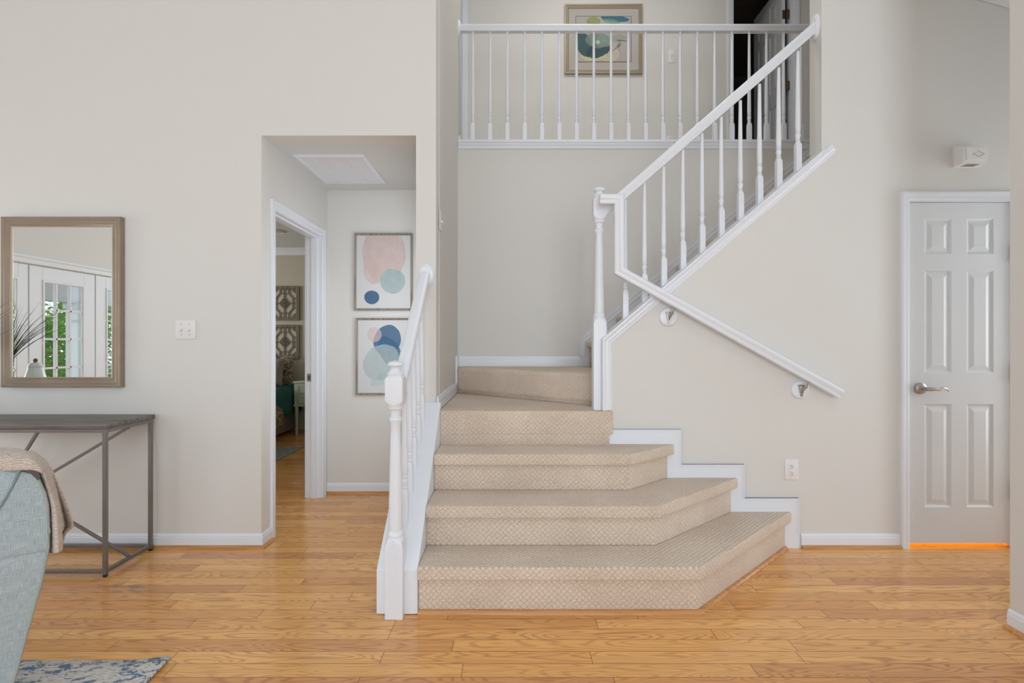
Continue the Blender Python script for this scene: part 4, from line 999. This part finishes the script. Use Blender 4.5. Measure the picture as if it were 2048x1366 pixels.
# ------------------------------------------------------------------ bedroom seen through the door
t = thing('nightstand', 'sage green nightstand on tapered legs beside the bed', 'nightstand', (-2.62, 6.8, 0))
nx0, nx1, ny0, ny1 = -2.835, -2.40, 6.66, 7.04
b = B(); box(b, nx0-0.012, nx1+0.012, ny0-0.012, ny1, 0.675, 0.695, 0.004, 2); obj('top', b, M['sage'], t)
b = B(); box(b, nx0, nx1, ny0, ny1, 0.385, 0.675, 0.002); box(b, nx0-0.008, nx1+0.008, ny0-0.008, ny1, 0.370, 0.388, 0.003); obj('cabinet', b, M['sage'], t, smooth=False)
for z0, z1 in ((0.535, 0.655), (0.405, 0.520)):
    b = B(); box(b, nx0+0.045, nx1-0.045, ny0-0.008, ny0, z0, z1, 0.002); sweep(b, [(nx0+0.055, ny0-0.008, z0+0.012), (nx0+0.055, ny0-0.008, z1-0.012), (nx1-0.055, ny0-0.008, z1-0.012), (nx1-0.055, ny0-0.008, z0+0.012)], [(0, 0), (-0.006, 0), (-0.006, -0.008), (0, -0.008)], (0, 1, 0), closed=True); o = obj('drawer', b, M['sage'], t, smooth=False)
    b = B(); turned(b, [(0.012, -0.028), (0.014, -0.02), (0.006, -0.012), (0.006, 0)], (nx0+nx1)/2, (z0+z1)/2, ny0-0.008, None, 16, 'y'); obj('knob', b, M['nickel'], o)
for x in (nx0+0.025, nx1-0.025):
    for y in (ny0+0.025, ny1-0.025):
        b = B(); turned(b, [(0.016, 0), (0.026, 0.37)], x, y, 0.0, 0.022, 16); obj('leg', b, M['sage'], t)
t = thing('storage_box', 'small grey box on the floor under the sage green nightstand', 'box', (-2.55, 6.9, 0))
b = B(); box(b, -2.66, -2.46, 6.80, 7.02, 0.0, 0.26, 0.01, 2); obj('box_body', b, plain('grey_box', (0.30, 0.31, 0.32), 0.8, var=0.05), t)
b = B(); box(b, -2.665, -2.455, 6.795, 7.02, 0.26, 0.30, 0.006); obj('lid', b, plain('grey_lid', (0.36, 0.37, 0.38), 0.8, var=0.05), t)

t = thing('bed', 'bed with deep teal cover and grey base glimpsed through the bedroom door', 'bed', (-3.7, 6.0, 0))
b = B(); box(b, -4.50, -2.93, 4.95, 7.02, 0.03, 0.36, 0.04, 4); obj('bed_base', b, M['upholstery'], t, label='grey fabric bed base')
b = B(); box(b, -4.50, -2.92, 4.95, 7.00, 0.34, 0.56, 0.06, 4); obj('mattress', b, M['greypillow'], t)
b = B(); rows = []
for j in range(31):
    y = 5.0+1.98*j/30; row = []
    for i in range(31):
        u = i/30*1.98
        if u < 1.55: x = -4.48+u; z = 0.598+0.008*math.sin(y*17+x*5)
        else: d_ = u-1.55; x = -2.93+0.035*math.sin(min(1, d_*8)*pi/2)+0.012*math.sin(y*21+d_*4); z = 0.598-d_*0.75
        row.append((x, y, z))
    rows.append(row)
grid(b, rows); o = obj('duvet', b, M['teal'], t, angle=80, label='deep teal duvet'); mo = o.modifiers.new('thickness', 'SOLIDIFY'); mo.thickness = 0.03; mo.offset = 1
def cushion(name, label, cat, c, w, h, d, mat, rz=0.0, tilt=0.25, group=None):
    b = B(); N = 12; top = {}; 
    for sgn in (1, -1):
        V = []
        for j in range(N+1):
            r_ = []
            for i in range(N+1):
                u, v = -1+2*i/N, -1+2*j/N; bulge = (1-u**4)*(1-v**4); pin = 1-0.07*(1-abs(u)**2)*(abs(v)) ; pin2 = 1-0.07*(1-v*v)*abs(u)
                r_.append(b.verts.new((u*w/2*pin2, sgn*d/2*bulge**0.6, v*h/2*pin)))
            V.append(r_)
        for j in range(N):
            for i in range(N): b.faces.new((V[j][i], V[j][i+1], V[j+1][i+1], V[j+1][i]))
    bmesh.ops.remove_doubles(b, verts=b.verts, dist=1e-4); bmesh.ops.recalc_face_normals(b, faces=b.faces)
    bmesh.ops.rotate(b, verts=b.verts, cent=(0, 0, 0), matrix=Matrix.Rotation(-tilt, 3, 'X')); bmesh.ops.rotate(b, verts=b.verts, cent=(0, 0, 0), matrix=Matrix.Rotation(rz, 3, 'Z'))
    bmesh.ops.translate(b, verts=b.verts, vec=c)
    o = obj(name, b, mat, None, angle=70); o['label'] = label; o['category'] = cat
    return o
cushion('pillow', 'floral patterned pillow at the back of the bed against the wall', 'pillow', (-3.185, 6.93, 0.83), 0.46, 0.42, 0.13, M['floral'], 0.0, 0.15)
cushion('pillow', 'plain taupe pillow in front of the floral one on the bed', 'pillow', (-3.215, 6.71, 0.815), 0.46, 0.38, 0.14, M['greypillow'], 0.0, 0.25)
b = B(); rows = []
for j in range(13):
    v = j/12; y = 5.90+0.46*v; row = []; fat = math.sin(pi*v)**0.5
    for i in range(15):
        u = i/14; row.append((-2.885+(0.075*math.sin(pi*u)+0.008*math.sin(y*40+u*9))*fat, y, 0.44-0.10*(1-fat)-(0.30-0.14*(1-fat))*u))
    rows.append(row)
grid(b, rows); o = obj('floral_quilt', b, M['floral'], None, angle=80); o['label'] = 'bunched floral quilt hanging low against the side of the teal bed'; o['category'] = 'quilt'
mo = o.modifiers.new('thickness', 'SOLIDIFY'); mo.thickness = 0.028; mo.offset = 1

def lattice_panel(z0, label):
    t = thing('lattice_panel', label, 'wall panel', (-3.18, BY, z0+0.235), 'carved lattice panels above the bed')
    x0, x1, z1 = -3.365, -2.942, z0+0.470; fw = 0.042; y = BY
    b = B(); sweep(b, [(x0, y, z0), (x0, y, z1), (x1, y, z1), (x1, y, z0)], [(-0.001, 0), (-0.030, 0), (-0.030, -fw*0.8), (-0.022, -fw), (-0.001, -fw)], (0, 1, 0), closed=True); obj('frame', b, M['lattice'], t, smooth=False)
    b = B(); a0, a1, c0, c1 = x0+fw, x1-fw, z0+fw, z1-fw; W_ = a1-a0; yy = y-0.013; cx, cz = (a0+a1)/2, (c0+c1)/2
    def br(p, q_): bar(b, (cx+p[0]*W_/2, yy, cz+p[1]*(c1-c0)/2), (cx+q_[0]*W_/2, yy, cz+q_[1]*(c1-c0)/2), 0.010, 0.011)
    k = 0.36; e = 0.70
    oc = [(k, e), (e, k), (e, -k), (k, -e), (-k, -e), (-e, -k), (-e, k), (-k, e)]
    for i in range(8): br(oc[i], oc[(i+1) % 8])
    for s_ in (-1, 1):
        br((k*s_, e), (k*s_, 1)); br((k*s_, -e), (k*s_, -1)); br((e, k*s_), (1, k*s_)); br((-e, k*s_), (-1, k*s_))
    br((0, 0.33), (0, 1)); br((0, -0.33), (0, -1)); br((0.33, 0), (1, 0)); br((-0.33, 0), (-1, 0)); br((0, -0.33), (0, 0.33)); br((-0.33, 0), (0.33, 0))
    for dx, dz in ((0.17, 0), (-0.17, 0), (0, 0.17), (0, -0.17)):
        for i in range(12):
            a, c = 2*pi*i/12, 2*pi*(i+1)/12; br((dx+0.17*math.cos(a), dz+0.17*math.sin(a)), (dx+0.17*math.cos(c), dz+0.17*math.sin(c)))
    for sx in (-1, 1):
        for sz in (-1, 1): br((sx*0.72, sz*1.0), (sx*0.76, sz*0.84)); br((sx*0.76, sz*0.84), (sx*0.88, sz*0.80)); br((sx*0.88, sz*0.80), (sx*1.0, sz*0.68))
    obj('lattice', b, M['lattice'], t, smooth=False)
lattice_panel(1.508, 'upper carved lattice panel in a dark wood frame on the bedroom wall')
lattice_panel(0.975, 'lower carved lattice panel, just above the pillows on the bedroom wall')
t = thing('ceiling_light', 'round flush light on the bedroom ceiling', 'ceiling light', (-2.72, 5.97, BC))
t.location = (-2.72, 6.0, BC); b = B(); turned(b, [(0.10, 0), (0.10, -0.012), (0.085, -0.020), (0.078, -0.014)], -2.76, 5.97, BC, None, 40); obj('rim', b, M['glow_disc'], t)
b = B(); turned(b, [(0.078, -0.012), (0.05, -0.018), (0.001, -0.020)], -2.76, 5.97, BC, None, 32); obj('diffuser', b, M['plastic'], t)
b = B(); box(b, -4.3, -2.385, 4.3, 5.865, 0.0, 0.010, 0.002); o = obj('bedroom_rug', b, M['rug_grey'], None); o['label'] = 'faded grey green rug beside the bed on the bedroom floor'; o['category'] = 'rug'

# ------------------------------------------------------------------ outdoors, seen by reflection through the glazed doors
b = B(); box(b, -8.2, LX-0.12, -12, 6, -0.12, -0.02); struct('floor_porch', b, M['deck'])
b = B(); box(b, -40, -8.2, -30, 30, -0.5, -0.4); struct('ground_garden', b, M['lawn'])
b = B(); box(b, -8.4, LX-0.12, -12, 1.34, 2.60, 2.70)
for k in range(13): y = -11.4+k; box(b, -8.3, LX-0.12, y, y+0.03, 2.585, 2.60)
box(b, -8.35, -8.2, -12, 1.34, 1.98, 2.60); box(b, -8.40, -8.16, -12, 1.34, 1.94, 1.98); box(b, -8.37, -8.18, -12, 1.34, 2.25, 2.27); struct('ceiling_porch', b, M['trim'])
t = thing('porch_column', 'square white porch column glimpsed in the mirror through the glazed door', 'column', (-8.25, -3.75, -0.1))
b = B(); box(b, -8.37, -8.13, -3.90, -3.60, -0.1, 1.94, 0.005); obj('shaft', b, M['trim'], t, smooth=False)
b = B(); box(b, -8.40, -8.10, -3.93, -3.57, -0.1, 0.15, 0.01); obj('base_moulding', b, M['trim'], t, smooth=False)
b = B(); box(b, -8.40, -8.10, -3.93, -3.57, 1.82, 1.94, 0.01); obj('capital', b, M['trim'], t, smooth=False)
def shrub(cx, cy, r, hgt, label):
    t = thing('garden_shrub', label, 'shrub', (cx, cy, -0.4), 'garden shrubs beyond the porch')
    b = B(); tube(b, [(cx, cy, -0.4), (cx+0.05, cy, 0.3), (cx, cy+0.05, hgt*0.6)], 0.05, 8, [0.07, 0.05, 0.02])
    for i in range(8): a = i*0.8; tube(b, [(cx, cy, 0.1+0.1*i), (cx+r*0.6*math.cos(a), cy+r*0.6*math.sin(a), 0.5+0.15*i)], 0.02, 6, [0.03, 0.01])
    obj('stem', b, M['bark'], t)
    b = B()
    for i in range(4600):
        a = random.uniform(0, 2*pi); ph = math.acos(random.uniform(-1, 1)); rr = random.uniform(0.72, 1.0)*(1+0.15*math.sin(3*a)*math.sin(4*ph))
        c = Vector((cx+r*rr*math.sin(ph)*math.cos(a), cy+r*rr*math.sin(ph)*math.sin(a), (hgt-0.4)/2+(hgt+0.4)/2*rr*math.cos(ph)))
        d1 = Vector((random.gauss(0, 1), random.gauss(0, 1), random.gauss(0, 1))).normalized(); d2 = d1.orthogonal().normalized(); L3 = random.uniform(0.05, 0.10)
        vs = [b.verts.new(c-d1*L3), b.verts.new(c+d2*L3*0.4), b.verts.new(c+d1*L3), b.verts.new(c-d2*L3*0.4)]; b.faces.new(vs)
    o = obj('foliage', b, M['leaf'], t, smooth=False, uv=False)
shrub(-10.7, -4.9, 1.15, 2.1, 'leafy green garden shrub reflected in the mirror, centre of the glazed door')
shrub(-10.9, -7.4, 1.15, 2.4, 'leafy green garden shrub reflected in the mirror, right of the porch column')
shrub(-14.2, -6.0, 1.7, 3.4, 'tall green garden shrub furthest back in the mirror reflection')
shrub(-14.6, -10.0, 1.9, 3.6, 'tall green garden shrub reflected at the mirror\'s right edge')
shrub(-10.8, -2.3, 1.1, 2.0, 'leafy green garden shrub at the left of the mirror reflection')
